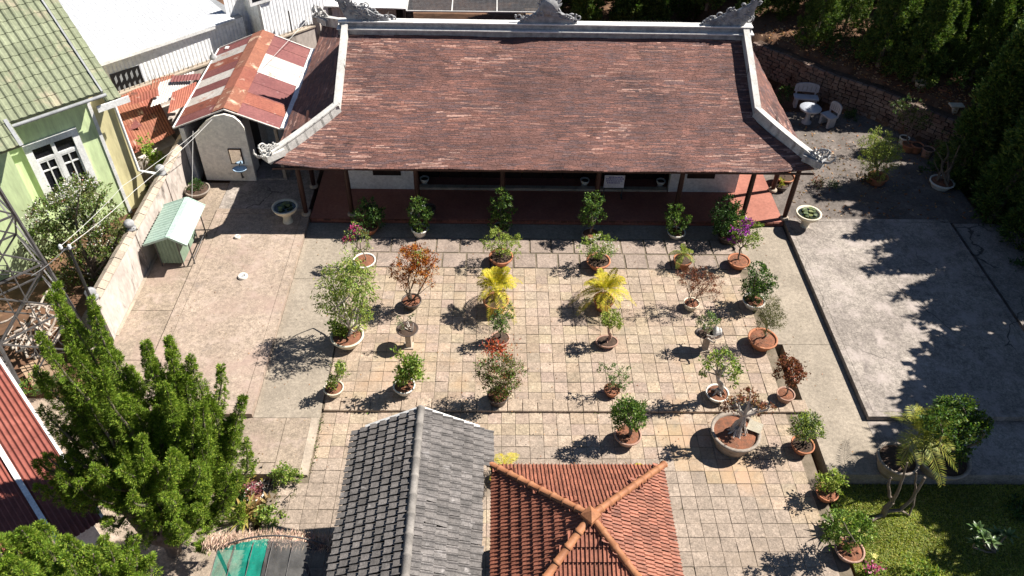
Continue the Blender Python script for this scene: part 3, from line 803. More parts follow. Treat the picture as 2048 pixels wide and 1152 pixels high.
mb.slab([roofpt(-2.36, -.74), roofpt(-2.36, -.02), roofpt(-7.6, -.02), roofpt(-7.6, -.74)], .1)
mb.slab([W(-7.6, -3, GE + .25 + 3 * TP - .3, GO), W(sv, -3, GE + .25 + 3 * TP - .3, GO), W(sv, -6.4, GE - .1, GO), W(-7.6, -6.4, GE - .1, GO)], .1)
mb.build('roof_deck', m_ltile, gh)
mb = MB(); a, b = roofpt(sv + .1, -.05) - UP * .08, roofpt(-2.3, -.05) - UP * .08
mb.tube([a, b], .055, 8); mb.build('gutter', m_gmetal, gh)
mb = MB(); mb.beam(roofpt(-2.33, -.78) + rn * .04, roofpt(-2.33, .1) + rn * .05, .1, .06); mb.beam(roofpt(sv + .02, -.02) + rn * .0, roofpt(sv + .02, 5.4) + rn * .0, .05, .14); mb.build('verge', m_gmetal, gh)
# the lower roof strip over the yellow wall
def rp2(s, d): return GO + N1 * .38 + UP * (GE - .42) + D1 * s - ev * d
mb = MB(); mb.slab([rp2(.86, 0), rp2(.74, 5.2), rp2(sv + .06, 5.2), rp2(sv + .06, 0)], .06); mb.build('lower_roof_deck', m_ltile, gh)
for c in range(14):
    for k in range(2): piece('roof_tile', gtm, gh, rp2(.76 - tw * k * .93, c * tl) + rn * .012, D1, -ev, rn)
mb = MB(); q = rp2(1.08, -.03) - UP * .1; q2 = rp2(sv - .25, -.03) - UP * .1; mb.beam(q, q2, .05, .2); mb.build('fascia', m_wpaint, gh)
mb = MB(); mb.tube([W(.72, -.05, GE - .5, GO), W(.72, -.02, .9, GO), W(1.15, .35, .75, GO), W(1.75, .5, .35, GO), W(1.8, .5, -.3, GO)], .05, 8); mb.build('downpipe', m_wpaint, gh)

# ---- white ribbed metal hall
q0 = gp(190, 131, 2.5); q1 = gp(466, 41, 2.5)
wb = T('white_metal_hall', 'white ribbed metal hall with a gutter along its low roof edge', 'hall', ((q0.x + q1.x) / 2, (q0.y + q1.y) / 2 + 2, 0))
L0 = (q1 - q0).length
up_ = (-N1 + UP * .12).normalized()
ribbed('roof', m_wmetal, wb, q0 + UP * .06, up_, D1, 7.5, L0, .145, .007)
MB().beam(q0 - D1 * .05, q1 + D1 * .08, .16, .12).build('gutter', m_wpaint, wb)
MB().beam(q0 - D1 * .1 + UP * .05, q0 - D1 * .1 + up_ * 7.5 + UP * .05, .16, .16).build('roof_trim', m_wpaint, wb)
wn = -.16
o = q0 + N1 * wn
vdn = -UP
ribbed('wall', m_wmw, wb, o - UP * 3.0 + D1 * .05, UP, D1, 3.0, L0 + .4, .145, .007)
m_ = MB().hexa([o - UP * 3.0 - N1 * .1, o + D1 * (L0 + .5) - UP * 3 - N1 * .1, o + D1 * (L0 + .5) - UP * 3 - N1 * 4, o - UP * 3 - N1 * 4], [o - N1 * .1 - UP * .02, o + D1 * (L0 + .5) - N1 * .1 - UP * .02, o + D1 * (L0 + .5) - N1 * 4 - UP * .02, o - N1 * 4 - UP * .02]).build('core', m_gmetal, wb)
a = gp(203, 150, 2.0); 
mb = MB(); mb.obox(o + D1 * .95 + N1 * .03 - UP * 1.0, D1 * .55, N1 * .02, UP * .45); v_ = mb.build('vent_panel', m_dark, wb)
mb = MB()
for i in range(5):
    for j in range(2): mb.obox(o + D1 * (.55 + .2 * i) + N1 * .056 - UP * (.8 + .42 * j), D1 * .045 + UP * .05, N1 * .004, UP * .12)
mb.build('louvre', m_gmetal, v_)
# second white building, a step nearer, with the window at the top of the picture
e0 = q0 + D1 * (L0 + .30) + N1 * .62
wc = T('white_metal_annex', 'taller white ribbed metal annex with a white framed window, behind the spiked wall', 'hall', (e0.x + 2, e0.y + 2, 0))
rec = q0 + D1 * L0 - N1 * .55
ribbed('recess_wall', m_wmw, wc, rec - UP * 3, UP, D1, 4.0, 1.1, .145, .007)
for i in range(8):
    ribbed('wall', m_wmw, wc, e0 + D1 * (.55 + .9 * i) - UP * 3, UP, D1, 3.95 + .13 * i, .9, .145, .007)
ribbed('side_wall', m_wmw, wc, e0 + D1 * .55 - UP * 3 - N1 * 1.25, UP, N1, 3.95, 1.25, .145, .007)
MB().beam(e0 + D1 * .55 - UP * 3, e0 + D1 * .55 + UP * .95, .10, .10, up=(1, 0, 0)).build('corner_trim', m_wpaint, wc)
wp = ry(515, 4, (e0 + D1 * 1.3).y)
for it in range(6):
    s = (wp - e0).dot(D1); wp = ry(520, 2, (e0 + D1 * s).y)
mb = MB(); mb.obox(wp + N1 * .02 + UP * .42, D1 * .48, N1 * .06, UP * .5); fr = mb.build('window', m_wpaint, wc)
mb = MB(); mb.obox(wp + N1 * .085 + UP * .46, D1 * .36, N1 * .004, UP * .4); mb.build('pane', m_glass, fr)

# ---- spiked boundary wall between the plots
b0 = gp(352, 149, 1.75); b1 = gp(628, 52, 1.75); dd = (b1 - b0); dd.z = 0; LB = dd.length; dd.normalize(); nn = Vector((dd.y, -dd.x, 0))
b0 = b0 - dd * 3.0; LB += 3.0
bw = T('spiked_boundary_wall', 'old plastered boundary wall topped with iron spikes in front of the white metal halls', 'wall', tuple(b0 + dd * LB / 2 - UP * 1.75))
mb = MB(); mb.obox(b0 + dd * LB / 2 - UP * 1.1, dd * LB / 2, nn * .09, UP * 1.1); mb.build('masonry', m_bwall, bw)
mb = MB(); mb.obox(b0 + dd * LB / 2 + UP * .03, dd * LB / 2, nn * .13, UP * .03); mb.build('coping', m_cap, bw)
k = int(LB / .19)
for i in range(k):
    p = b0 + dd * (i + .5) * LB / k; MB().tube([p + UP * .05, p + UP * .28], [.018, .006], 4).build('spike', m_steel, bw)
def finial_post(root, p, h):
    o = MB().obox(p + UP * h / 2, (.14, 0, 0), (0, .14, 0), (0, 0, h / 2)).build('post', m_bwall, root)
    MB().lathe([(.0, 0), (.17, 0), (.17, .05), (.08, .09), (.06, .15), (.13, .22), (.15, .3), (.12, .38), (.05, .44), (.03, .50), (0, .55)], 12, tuple(p + UP * h)).build('finial', m_orn, o)
finial_post(bw, Vector((b1.x + .12, b1.y + .1, -.2)), 2.3)
pf = gp(430, 128, 1.9); finial_post(bw, Vector((pf.x, pf.y, -.2)), 2.05)
mb = MB(); a = b0 + dd * (LB - 1.05); mb.tube([a, a + UP * .95], .03, 6); mb.build('wire_post', m_steel, bw)

# ---- outbuilding with the patchwork sheet roof
ob = T('outbuilding', 'narrow plastered outbuilding with an arched gable and a patchwork rusty sheet roof', 'outbuilding', (-9.0, 25, 0))
XL, XR, XM = -10.62, -7.12, -8.82; ZE, ZR = 2.1, 2.82; YF, YB = 22.64, 28.35
fw = 22.72
fw = 22.50
mb = MB(); arch = [ry(px, py, fw) for px, py in ((414, 360), (513, 362), (488, 256), (479, 244), (466, 234), (447, 229), (427, 233), (411, 243), (398, 257), (388, 270))]
mb.extr(arch, (0, .12, 0)); front = mb.build('front_wall', m_cream_w, ob)
mb = MB().box(-10.46, -10.3, fw + .125, 28.2, 0, 2.1).box(-8.56, -8.40, fw + .125, fw + 1.0, 0, 2.3).box(-8.56, -8.38, fw + 1.8, 28.2, 0, 2.3).box(-10.29, -8.57, 28.0, 28.19, 0, 2.3); mb.build('wall', m_white, ob)
MB().box(-8.44, -8.40, fw + 1.02, fw + 1.78, .08, 2.2).build('door', m_wooddoor, ob)
MB().box(-8.36, -7.24, fw + .1, 28, -.2, .14).build('porch_floor', m_conc2, ob)
MB().box(-7.36, -7.26, fw + .12, fw + .22, .145, 2.1).build('porch_post', m_cap, ob)
MB().box(-8.37, -7.38, fw + 2.4, fw + 2.5, .145, 2.15).build('porch_wall', m_white, ob)
# mirror over the basin
p = ry(472, 313, fw - .03); MB().box(p.x - .22, p.x + .22, fw - .04, fw - .003, p.z - .30, p.z + .30).build('mirror_frame', m_wood, front)
MB().box(p.x - .185, p.x + .185, fw - .047, fw - .042, p.z - .265, p.z + .265).build('mirror', m_mirror, front)
p = ry(479, 338, fw - .22)
bs = MB().lathe([(0, -.14), (.10, -.13), (.22, -.02), (.25, 0), (.215, .0), (.12, -.08), (0, -.10)], 18, (p.x, fw - .2, p.z), sy=.78).build('basin', m_blueb, front)
MB().tube([(p.x, fw - .15, p.z - .13), (p.x, fw - .15, p.z - .4), (p.x, fw - .05, p.z - .45)], .03, 6).build('waste_pipe', m_steel, bs)
MB().tube([(p.x, fw - .01, p.z + .12), (p.x, fw - .14, p.z + .12), (p.x, fw - .15, p.z + .05)], .015, 5).build('tap', m_steel, bs)
# roof sheets, left slope then right slope
seq_l = [m_maroon, m_rust, m_palesh, m_maroon, m_palesh, m_maroon, m_rust, m_palesh, m_maroon]
seq_r = [m_maroon, m_rust, m_maroon, m_maroon, m_palesh, m_palesh, m_maroon, m_maroon]
names = {m_maroon.name: 'dull maroon sheet', m_rust.name: 'bright rust red sheet', m_palesh.name: 'pale worn sheet'}
for seq, X0, sx in ((seq_l, XL, 1), (seq_r, XR, -1)):
    n = len(seq); wdt = (YB - YF) / n
    for i, mt in enumerate(seq):
        y0 = YF + wdt * i; p0 = Vector((X0, y0, ZE + .004 * (i % 2))); top = Vector((XM, y0, ZR))
        ribbed('roof_sheet', mt, ob, p0, top - p0, (0, 1, 0), (top - p0).length, wdt + .04, .1, .022, 'wave', names[mt.name])
for i in range(4):
    y0 = YF + (YB - YF) / 4 * i; y1 = y0 + (YB - YF) / 4 + .03; e = .004 * i
    for sx in (-1, 1):
        MB().slab([(XM, y0, ZR + .06 + e), (XM, y1, ZR + .06 + e), (XM + sx * .42, y1, ZR - .115 + e), (XM + sx * .42, y0, ZR - .115 + e)], .012).build('ridge_flashing', m_orangesh if i != 1 else m_rust, ob)
MB().beam((XR + .13, YF - .05, ZE + .05), (XR + .13, YB, ZE + .05), .24, .05).build('gutter', m_wpaint, ob)
MB().beam((XL - .02, YF, ZE), (XL - .02, YB, ZE), .05, .06).build('eave_trim', m_wpaint, ob)
for sx, X0 in ((1, XL), (-1, XR)):
    MB().beam((X0, YB + .02, ZE + .03), (XM, YB + .02, ZR + .03), .06, .04).beam((X0, YF - .02, ZE + .0), (XM, YF - .02, ZR + .0), .05, .04).build('barge_board', m_palesh, ob)

# ---- rusty lean-to roofs between the green house and the outbuilding
lt = T('rusty_lean_to', 'lean-to with a corrugated orange rust roof beside the green house', 'lean-to', (-12.2, 24, 0))
A0, A1, A2, A3 = gp(248, 318, 1.0), gp(348, 268, 1.0), gp(303, 197, 1.75), gp(200, 215, 1.75)
vv = (A1 - A0); uu = (A3 - A0); n = 3
for i in range(3):
    for j in range(2):
        p0 = A0 + vv * (i / 3) + uu * (j * .5) + UP * (.012 * j + .004 * i); ribbed('roof_sheet', m_orangesh if (i + j) % 3 else m_rust, lt, p0, uu, vv, uu.length * .53, vv.length / 3 + .05, .1, .03, 'wave')
MB().hexa([A0 - UP * 1.4, A1 - UP * 1.4, A2 - UP * 2.2, A3 - UP * 2.2], [A0 - UP * .35, A1 - UP * .35, A2 - UP * .45, A3 - UP * .45]).build('wall', m_bwall, lt)
scr = T('scrap_sheet_roof', 'jumble of rusty and faded scrap sheets behind the lean-to', 'roof', (-11.5, 27.5, 0))
for (a, b, c, d, z, mt) in (((300, 215), (372, 190), (395, 150), (320, 165), 1.9, m_palesh), ((335, 228), (385, 205), (400, 172), (345, 185), 2.0, m_rust), ((258, 212), (318, 192), (308, 178), (256, 195), 2.05, m_rust),
                            ((300, 190), (345, 178), (352, 150), (305, 160), 1.7, m_orangesh), ((340, 165), (398, 160), (385, 148), (345, 152), 2.1, m_maroon), ((210, 215), (258, 262), (270, 230), (235, 205), 1.3, m_maroon)):
    P4 = [gp(*q, z + dz) for q, dz in zip((a, b, c, d), (0, .0, .12, .12))]
    ribbed('roof_sheet', mt, scr, P4[0], P4[3] - P4[0], P4[1] - P4[0], (P4[3] - P4[0]).length, (P4[1] - P4[0]).length, .1, .03, 'wave')
MB().box(-12.6, -10.9, 25.0, 29.0, -.3, .8).build('rubble_base', m_bwall, scr)
# ---- broken brick pillar stub
bp = T('brick_stub', 'broken brick pillar stub showing above the scrap sheets', 'pillar', (*gp(265, 185, 1.8).xy, 0))
q = gp(265, 182, 2.0)
bm_ = MB().box(-.11, .11, -.055, .055, -.035, .035).build('brick', m_brick); bme = bm_.data; bpy.data.objects.remove(bm_)
for k in range(26):
    for j in range(2): piece('brick', bme, bp, (q.x + rng.normal(0, .01), q.y + (j - .5) * .12, -.1 + k * .078), (1, 0, 0), (0, 1, 0), (0, 0, 1))

# ---- concrete boundary wall of the garden, in bays between posts
gw = T('garden_boundary_wall', 'stained concrete garden wall in bays with sloping coping and finial posts', 'wall', (-10.6, 19.5, 0))
bays = [(15.12, 17.9), (18.02, 20.7), (20.82, 23.6)]
for a, b in bays:
    MB().box(-10.66, -10.50, a, b, -.4, 1.5).build('panel', m_bwall, gw)
    k = int((b - a) / .3)
    for i in range(k):
        y0 = a + (b - a) * i / k; y1 = a + (b - a) * (i + 1) / k - .015; dz = rng.uniform(-.006, .012)
        MB().extr([(-10.75, y0, 1.505), (-10.42, y0, 1.505), (-10.42, y0, 1.53 + dz), (-10.58, y0, 1.62 + dz), (-10.75, y0, 1.53 + dz)], (0, y1 - y0, 0)).build('coping_stone', m_cap, gw)
for y in (15.06, 17.96, 20.76): 
    pst = MB().box(-10.70, -10.47, y - .06 - (.05 if y < 16 else 0), y + .058, -.4, 1.56).build('post', m_bwall, gw)
    MB().lathe([(0, 0), (.15, 0), (.16, .06), (.09, .1), (.14, .17), (.15, .24), (.10, .31), (0, .34)], 12, (-10.58, y, 1.565)).build('finial', m_orn, pst)
MB().box(-10.49, -10.40, 15.1, 22.4, .085, .105).build('foot_kerb', m_cap, gw)

# ---- mint green kiosk against the wall
kx0, kx1, ky0, ky1, kz = -10.42, -9.02, 18.20, 20.05, 1.2
ks = T('metal_kiosk', 'small sage green metal shelter with a mint ribbed gable roof against the wall', 'kiosk', (-9.9, 19.2, .09))
p0 = gp(292, 488, 1.12); p1 = gp(383, 483, 1.12); r0 = gp(340, 475, 1.42); p2 = gp(327, 405, 1.12); p3 = gp(411, 400, 1.12); r1 = gp(370, 396, 1.42)
XA, XB, XC = (p0.x + p2.x) / 2, (p1.x + p3.x) / 2, (r0.x + r1.x) / 2; Y0, Y1 = r0.y, r1.y
for X0 in (XA, XB):
    a = Vector((X0, Y0, 1.12)); b = Vector((XC, Y0, 1.42)); ribbed('roof_panel', m_mint, ks, a, b - a, (0, 1, 0), (b - a).length, Y1 - Y0, .13, .022)
MB().beam((XC, Y0, 1.435), (XC, Y1, 1.435), .14, .03).build('ridge_cap', m_mint, ks)
MB().beam((XA, Y0 - .01, 1.12), (XC, Y0 - .01, 1.42), .03, .07).beam((XB, Y0 - .01, 1.12), (XC, Y0 - .01, 1.42), .03, .07).beam((XA, Y1 + .01, 1.12), (XC, Y1 + .01, 1.42), .03, .07).beam((XB, Y1 + .01, 1.12), (XC, Y1 + .01, 1.42), .03, .07).build('barge_board', m_mint, ks)
bx0, bx1, by0, by1 = XA + .2, XB - .42, Y0 + .25, Y1 - .3
MB().box(bx0, bx1, by0 + .03, by1, .2, 1.1).build('body', m_mintd, ks)
ribbed('end_panel', m_mintd, ks, (bx0, by0 + .02, .2), (0, 0, 1), (1, 0, 0), .95, bx1 - bx0, .1, -.02)
MB().extr([(bx0, by0 + .04, 1.1), (bx1, by0 + .04, 1.1), (XC, by0 + .04, 1.38)], (0, by1 - by0 - .06, 0)).build('gable', m_mintd, ks)
mb = MB()
for x, y in ((bx0, by0), (bx1, by0), (bx0, by1), (bx1, by1), (XB - .1, Y0 + .3), (XB - .1, Y1 - .3)): mb.tube([(x, y, .09), (x, y, 1.12)], .02, 5)
mb.tube([(XB - .1, Y0 + .3, .35), (XB - .1, Y1 - .3, .35)], .02, 5).tube([(bx1, Y1 - .3, .4), (XB + .15, Y1 - .28, .4)], .02, 5)
mb.build('frame', m_steel, ks)

# ---- lattice steel mast
ms = T('lattice_mast', 'grey lattice steel mast with a white dish standing by the boundary wall', 'mast', (-12.4, 14.0, 0))
legs = [(-10.92, 14.83), (-12.35, 13.35), (-13.8, 14.75), (-12.4, 16.2)]; ctr = Vector((-12.37, 14.78, 0)); HT = 11.0
def lp(i, z): 
    b = Vector((*legs[i % 4], 0)); t = z / HT * .62; q = b.lerp(ctr, t); return Vector((q.x, q.y, z - .3))
for i in range(4): MB().beam(lp(i, 0), lp(i, 9.0), .065, .065).build('leg', m_steel, ms)
lev = [0.0, 1.75, 3.3, 4.8, 6.2, 7.6, 9.0]
for k in range(6):
    for i in range(4):
        MB().beam(lp(i, lev[k]), lp(i + 1, lev[k + 1]), .035, .035).beam(lp(i + 1, lev[k]), lp(i, lev[k + 1]), .035, .035).build('brace', m_steel, ms)
        MB().beam(lp(i, lev[k + 1]), lp(i + 1, lev[k + 1]), .04, .04).build('girt', m_steel, ms)
dc = ry(-8, 405, 15.2)
MB().lathe([(0, -.02), (.2, .0), (.42, .1), (.55, .22), (.56, .25), (.54, .25), (.41, .13), (.2, .03), (0, .01)], 22, (0, 0, 0)).build('dish', m_wpaint, ms)
d_ = ms.children[-1]; d_.location = dc - ms.location; d_.rotation_euler = (R(65), 0, R(30)); 
for v in d_.data.vertices: v.co += Vector((ms.location.x, ms.location.y, ms.location.z))
mb = MB()
for z in np.arange(2.9, 5.3, .28): mb.tube([ctr + Vector((.25, -.6, z)), ctr + Vector((.75, -.6, z))], .015, 4)
for x in (.25, .75): mb.tube([ctr + Vector((x, -.6, .2)), ctr + Vector((x, -.6, 5.5))], .02, 4)
mb.build('ladder', m_steel, ms)
# ---- pole with insulators at the end of the wall and the cables
pb = Vector((-10.62, 15.0, 0)); pt = ry(140, 490, 15.0)
po = T('cable_pole', 'dark slim pole with a small crossarm and insulators at the end of the wall', 'pole', (pb.x, 14.92, -.2))
py_ = 14.92
MB().tube([(pb.x, py_, -.2), (pt.x, py_, pt.z)], [.05, .035], 7).build('shaft', m_black, po)
MB().beam((pt.x - .22, py_, pt.z - .1), (pt.x + .12, py_, pt.z - .02), .04, .04).build('crossarm', m_steel, po)
for dx in (-.2, .02):
    MB().lathe([(0, 0), (.035, .0), (.05, .04), (.03, .07), (.05, .1), (.02, .14), (0, .15)], 8, (pt.x + dx, py_, pt.z - .06)).build('insulator', m_wpaint, po)
def wire(pts, r, label, m=m_wire, sag=.12, cat='cable'):
    P = [];
    for a, b in zip(pts[:-1], pts[1:]):
        for i in range(9): t = i / 9; P.append(Vector(a).lerp(Vector(b), t) - UP * sag * 4 * t * (1 - t))
    P.append(Vector(pts[-1])); tag(MB().tube(P, r, 4).build('overhead_cable', m), label, cat, 'overhead cables')
ptp = Vector((pt.x, py_, pt.z + .04))
wire([ry(62, 552, 14.6), ptp, ry(268, 382, 18.5), ry(418, 245, 22.3), ry(632, 20, 30)], .010, 'cable from the mast over the pole to the outbuilding gable', sag=.06)
wire([ptp - Vector((.2, 0, .02)), ry(245, 372, 18.8), ry(400, 258, 22.5), ry(525, 90, 28)], .008, 'thin cable running just left of the main cable over the lean-to', sag=.05)
wire([ry(386, 262, 21.8), ry(384, 395, 20.1)], .007, 'thin white line hanging by the outbuilding corner over the round planter', sag=0)
# ---- bottom-left building with red corrugated roof
rz = 2.2
e_l = gp(105, 1118, rz); e_r = gp(203, 1042, rz); v0 = gp(0, 795, rz + .45)
rb = T('red_roofed_shed', 'white walled shed with a long red corrugated roof and white flashings beside the big juniper', 'shed', (-10, 9, 0))
ud = (-N1 + UP * .16).normalized(); 
br = e_r; 
def rq(s, u): return br + D1 * s + ud * u       # s negative to the left
for s0, s1 in ((-.78, 0.02), (-1.85, -.80), (-3.1, -1.87), (-4.6, -3.12)):
    for u0, u1, z in ((0, 2.6, 0), (2.5, 7.5, .012)): 
        o = ribbed('roof_sheet', m_redsh, rb, rq(s0, u0) + UP * z, ud, D1, u1 - u0, s1 - s0, .095, .03, 'rib')
for s0 in (-.80, -1.86): MB().beam(rq(s0, 0) + UP * .04, rq(s0, 7.5) + UP * .04, .10, .03).build('flashing', m_wpaint, rb)
MB().beam(rq(.05, 0), rq(.05, 7.5), .06, .10).build('verge_trim', m_wpaint, rb)
o_ = Vector((br.x, br.y, 0)) - N1 * .35
mb = MB(); mb.hexa([o_ - UP * .5 - D1 * 4.5, o_ - UP * .5 - D1 * .15, o_ - UP * .5 - D1 * .15 - N1 * 7, o_ - UP * .5 - D1 * 4.5 - N1 * 7], [o_ + UP * (rz - .05) - D1 * 4.5, o_ + UP * (rz - .05) - D1 * .15, o_ + UP * (rz + .95) - D1 * .15 - N1 * 7, o_ + UP * (rz + .95) - D1 * 4.5 - N1 * 7]); mb.build('wall', m_wpaint, rb)

# ---- back shed with white roof and mesh cages behind the ridge
sh = T('white_roofed_shed', 'open shed with a flat white sheet roof behind the left end of the ridge', 'shed', (-5.4, 33, 0))
a = gp(650, 12, 2.3); b = gp(811, 17, 2.3)
MB().slab([a, b, b + Vector((0, 4.5, .35)), a + Vector((0, 4.5, .35))], .05).build('roof', m_wpaint, sh)
for x in (a.x + .15, (a.x + b.x) / 2, b.x - .1): MB().box(x - .05, x + .05, a.y + .1, a.y + .2, -.4, 2.22).build('post', m_steel, sh)
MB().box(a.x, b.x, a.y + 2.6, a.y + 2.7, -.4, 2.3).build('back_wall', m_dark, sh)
MB().beam((a.x, a.y + .12, 1.4), (b.x, a.y + .12, 1.4), .06, .06).build('rail', m_steel, sh)
a = gp(813, 22, 2.2); b = gp(1084, 25, 2.2)
cg = T('mesh_cage', 'long low mesh-roofed cage with chain link front behind the ridge', 'cage', ((a.x + b.x) / 2, a.y + 1, 0))
def net(name, p, u, v, nu, nv, r, mat, parent, diag=False):
    p, u, v = Vector(p), Vector(u), Vector(v); mb = MB(); n = u.cross(v).normalized() * r; 
    def strip(a, b):
        d = (b - a).normalized().cross(n).normalized() * r; mb.add([a - d, b - d, b + d, a + d], [(0, 1, 2, 3)])
    if not diag:
        for i in range(nu + 1): strip(p + u * (i / nu), p + u * (i / nu) + v)
        for j in range(nv + 1): strip(p + v * (j / nv), p + v * (j / nv) + u)
    else:
        k = v.length / u.length
        for i in range(-int(nu * k), nu):
            for sgn in (0, 1):
                t0 = i / nu; t1 = t0 + k; a0, a1 = max(t0, 0), min(t1, 1)
                if a1 <= a0: continue
                f0, f1 = (a0 - t0) / k, (a1 - t0) / k
                if sgn: f0, f1 = 1 - f0, 1 - f1
                strip(p + u * a0 + v * f0, p + u * a1 + v * f1)
    return mb.build(name, mat, parent)
net('roof_mesh', a, b - a, (0, 3.2, .3), 110, 26, .009, m_steel, cg)
MB().slab([a + Vector((0, .0, -.02)), b + Vector((0, 0, -.02)), b + Vector((0, 3.2, .26)), a + Vector((0, 3.2, .26))], .004).build('roof_netting', m_dnet, cg)
for i in range(4):
    t = i / 3; q = a.lerp(b, t); MB().beam(q, q + Vector((0, 3.2, .3)), .05, .05).beam(q, Vector((q.x, q.y, -.4)), .05, .05).build('frame', m_wire, cg)
MB().beam(a, b, .05, .05).build('front_rail', m_wire, cg)
net('chain_link', (a.x, a.y, -.3), (b.x - a.x, 0, 0), (0, 0, 2.4), 130, 10, .006, m_steel, cg, True)
q = ry(1062, 14, a.y + 1.6); 
tag(MB().box(q.x - .6, q.x + .6, q.y - .4, q.y + .4, -.4, 1.55).build('timber_crate', m_plank), 'tan crate showing through the roof mesh at the right end of the cage', 'crate')
p = ry(1325, 14, 34.0)
fe = T('picket_fence', 'thin dark metal fence behind the right end of the ridge', 'fence', (7, 33.5, .0))
for i in range(26):
    x = 5.6 + i * .14; MB().tube([(x, 33.4, .0), (x, 33.4, 1.25)], .012, 4).build('picket', m_steel, fe)
MB().tube([(5.5, 33.4, 1.2), (9.3, 33.4, 1.2)], .018, 4).tube([(5.5, 33.4, .5), (9.3, 33.4, .5)], .018, 4).build('rail', m_steel, fe)
# ================================================================== grey tiled pavilion
gpv = T('grey_tiled_pavilion', 'pavilion with a weathered grey cement tile gable roof', 'pavilion', (-1.48, 7.5, LZ))
GX, GZ, GEZ, GHW = -1.48, 3.40, 2.60, 1.46
GY1, GY0 = 9.98, 4.6
sl = math.hypot(GHW, GZ - GEZ); courses = 7; ce = sl / courses; twd = .148
def tile_mesh(name, wd, ln, th, mat, ribs=2, lip=.014):
    """interlocking tile: x across (width), y up the slope from its lower edge, ribs along y"""
    prof = []
    for i in range(ribs):
        x0 = -wd / 2 + wd * i / ribs; d = wd / ribs
        prof += [(x0 + d * .05, lip), (x0 + d * .22, lip), (x0 + d * .36, 0), (x0 + d * .86, 0)]
    prof.append((wd / 2 - .002, lip * .2))
    n = len(prof); vs = [(x, 0, z + th) for x, z in prof] + [(x, ln, z) for x, z in prof] + [(x, 0, z + th - .028) for x, z in prof]
    mb = MB().add(vs, [(j, j + 1, n + j + 1, n + j) for j in range(n - 1)] + [(2 * n + j, 2 * n + j + 1, j + 1, j) for j in range(n - 1)])
    mb.add([vs[0], vs[n], vs[2 * n]], [(0, 1, 2)]); mb.add([vs[n - 1], vs[2 * n - 1], vs[3 * n - 1]], [(2, 1, 0)])
    o = mb.build(name, mat); me = o.data; bpy.data.objects.remove(o); return me
tm = tile_mesh('roof_tile', twd - .011, ce * 1.12, .055, m_gtile, 1, .024)
tmr = tm.copy(); tmr.materials[0] = m_redtile
gt = []
for sx in (-1, 1):
    dn = Vector((sx * GHW, 0, GEZ - GZ)).normalized(); nr = Vector((-dn.z * sx, 0, dn.x * sx)); 
    if nr.z < 0: nr = -nr
    for c in range(courses):
        k = int((GY1 - GY0) / twd)
        for i in range(k):
            y = GY1 - twd * (i + .5)
            if sx > 0 and c == 0 and y < 9.15: continue        # the lowest course stops short beside the orange roof
            x = GX + sx * (GHW - 0) - dn.x * ce * c
            p = Vector((GX, y + (twd * .5 if c % 2 and sx > 0 else 0) * .0, GZ)) + dn * (sl - ce * c)
            gt.append((math.dist(p, (0, 0, CAMH)), p, sx, dn, nr, c))
gt.sort(key=lambda q: (not inframe(q[1]), q[0]))
rest = MB()
for i, (d, p, sx, dn, nr, c) in enumerate(gt):
    ay = -dn; ax = Vector((0, -sx, 0)); j = rng.normal(0, .012 if rng.random() < .95 else .06); az = nr
    ax = (ax + ay * j).normalized(); ay = (ay - ax * j).normalized()
    p = p + nr * rng.uniform(0, .008) + dn * rng.uniform(-.012, .012) + dn * (.03 if rng.random() < .04 else 0)
    if i < 300: piece('roof_tile', tmr if rng.random() < .006 else tm, gpv, p, ax, ay, az)
    else:
        b = .62 + rng.uniform(.2, .6); rest.add([p + ax * v.co.x + ay * v.co.y + az * v.co.z for v in tm.vertices], [tuple(f.vertices) for f in tm.polygons], (b, b, b))
m_gtile2 = M('grey_cement_tile_far', (.165, .15, .142), (.105, .097, .093), 4., .85, .35, 25., tint=True, speck=0.2)
rest.build('roof_tile', m_gtile2, gpv, kind='stuff')
mb = MB()
for sx in (-1, 1):
    mb.slab([(GX, GY0, GZ - .02), (GX, GY1 - .03, GZ - .02), (GX + sx * (GHW - .03 - (.22 if sx > 0 else 0)), GY1 - .03, GEZ - .005 + (.12 if sx > 0 else 0)), (GX + sx * (GHW - .03 - (.22 if sx > 0 else 0)), GY0, GEZ - .005 + (.12 if sx > 0 else 0))], .04)
mb.build('roof_deck', m_wooddoor, gpv)
y = GY1 + .02; i = 0
while y > GY0:
    L_ = .40; a = Vector((GX, y, GZ + .035)); b = Vector((GX, y - L_ - .03, GZ + .05)); pts = []
    mb = MB(); vs = []
    for yy, rr, dz in ((a.y, .085, 0), (a.y - .05, .092, .004), (a.y - .055, .08, 0), (b.y, .076, -.006)):
        for k in range(9): t = math.pi * k / 8 - .0; vs.append((GX + math.cos(t) * rr, yy, GZ + .0 + math.sin(t) * rr * .95 + dz))
    fs = [(r_ * 9 + k, r_ * 9 + k + 1, (r_ + 1) * 9 + k + 1, (r_ + 1) * 9 + k) for r_ in range(3) for k in range(8)]
    mb.add(vs, fs, None, True); mb.build('ridge_cap', m_gcap, gpv); y -= L_; i += 1
for sx in (-1, 1):
    MB().beam((GX, GY1 + .01, GZ + .0), (GX + sx * (GHW - .28), GY1 + .01, GEZ + .16), .07, .06).build('verge_mortar', m_white, gpv)
for sx in (-1, 1):
    for y in (9.4, 7.0, 5.0): MB().box(GX + sx * 1.1 - .07, GX + sx * 1.1 + .07, y - .07, y + .07, LZ, 2.72).build('post', m_wood, gpv)
MB().extr([(GX - 1.2, 9.55, 2.6), (GX + 1.2, 9.55, 2.6), (GX, 9.55, 3.3)], (0, .05, 0)).build('gable_board', m_wooddoor, gpv)
MB().box(GX - 1.15, GX + 1.15, 4.9, 9.3, LZ + .001, LZ + .02).build('floor', m_conc2, gpv)

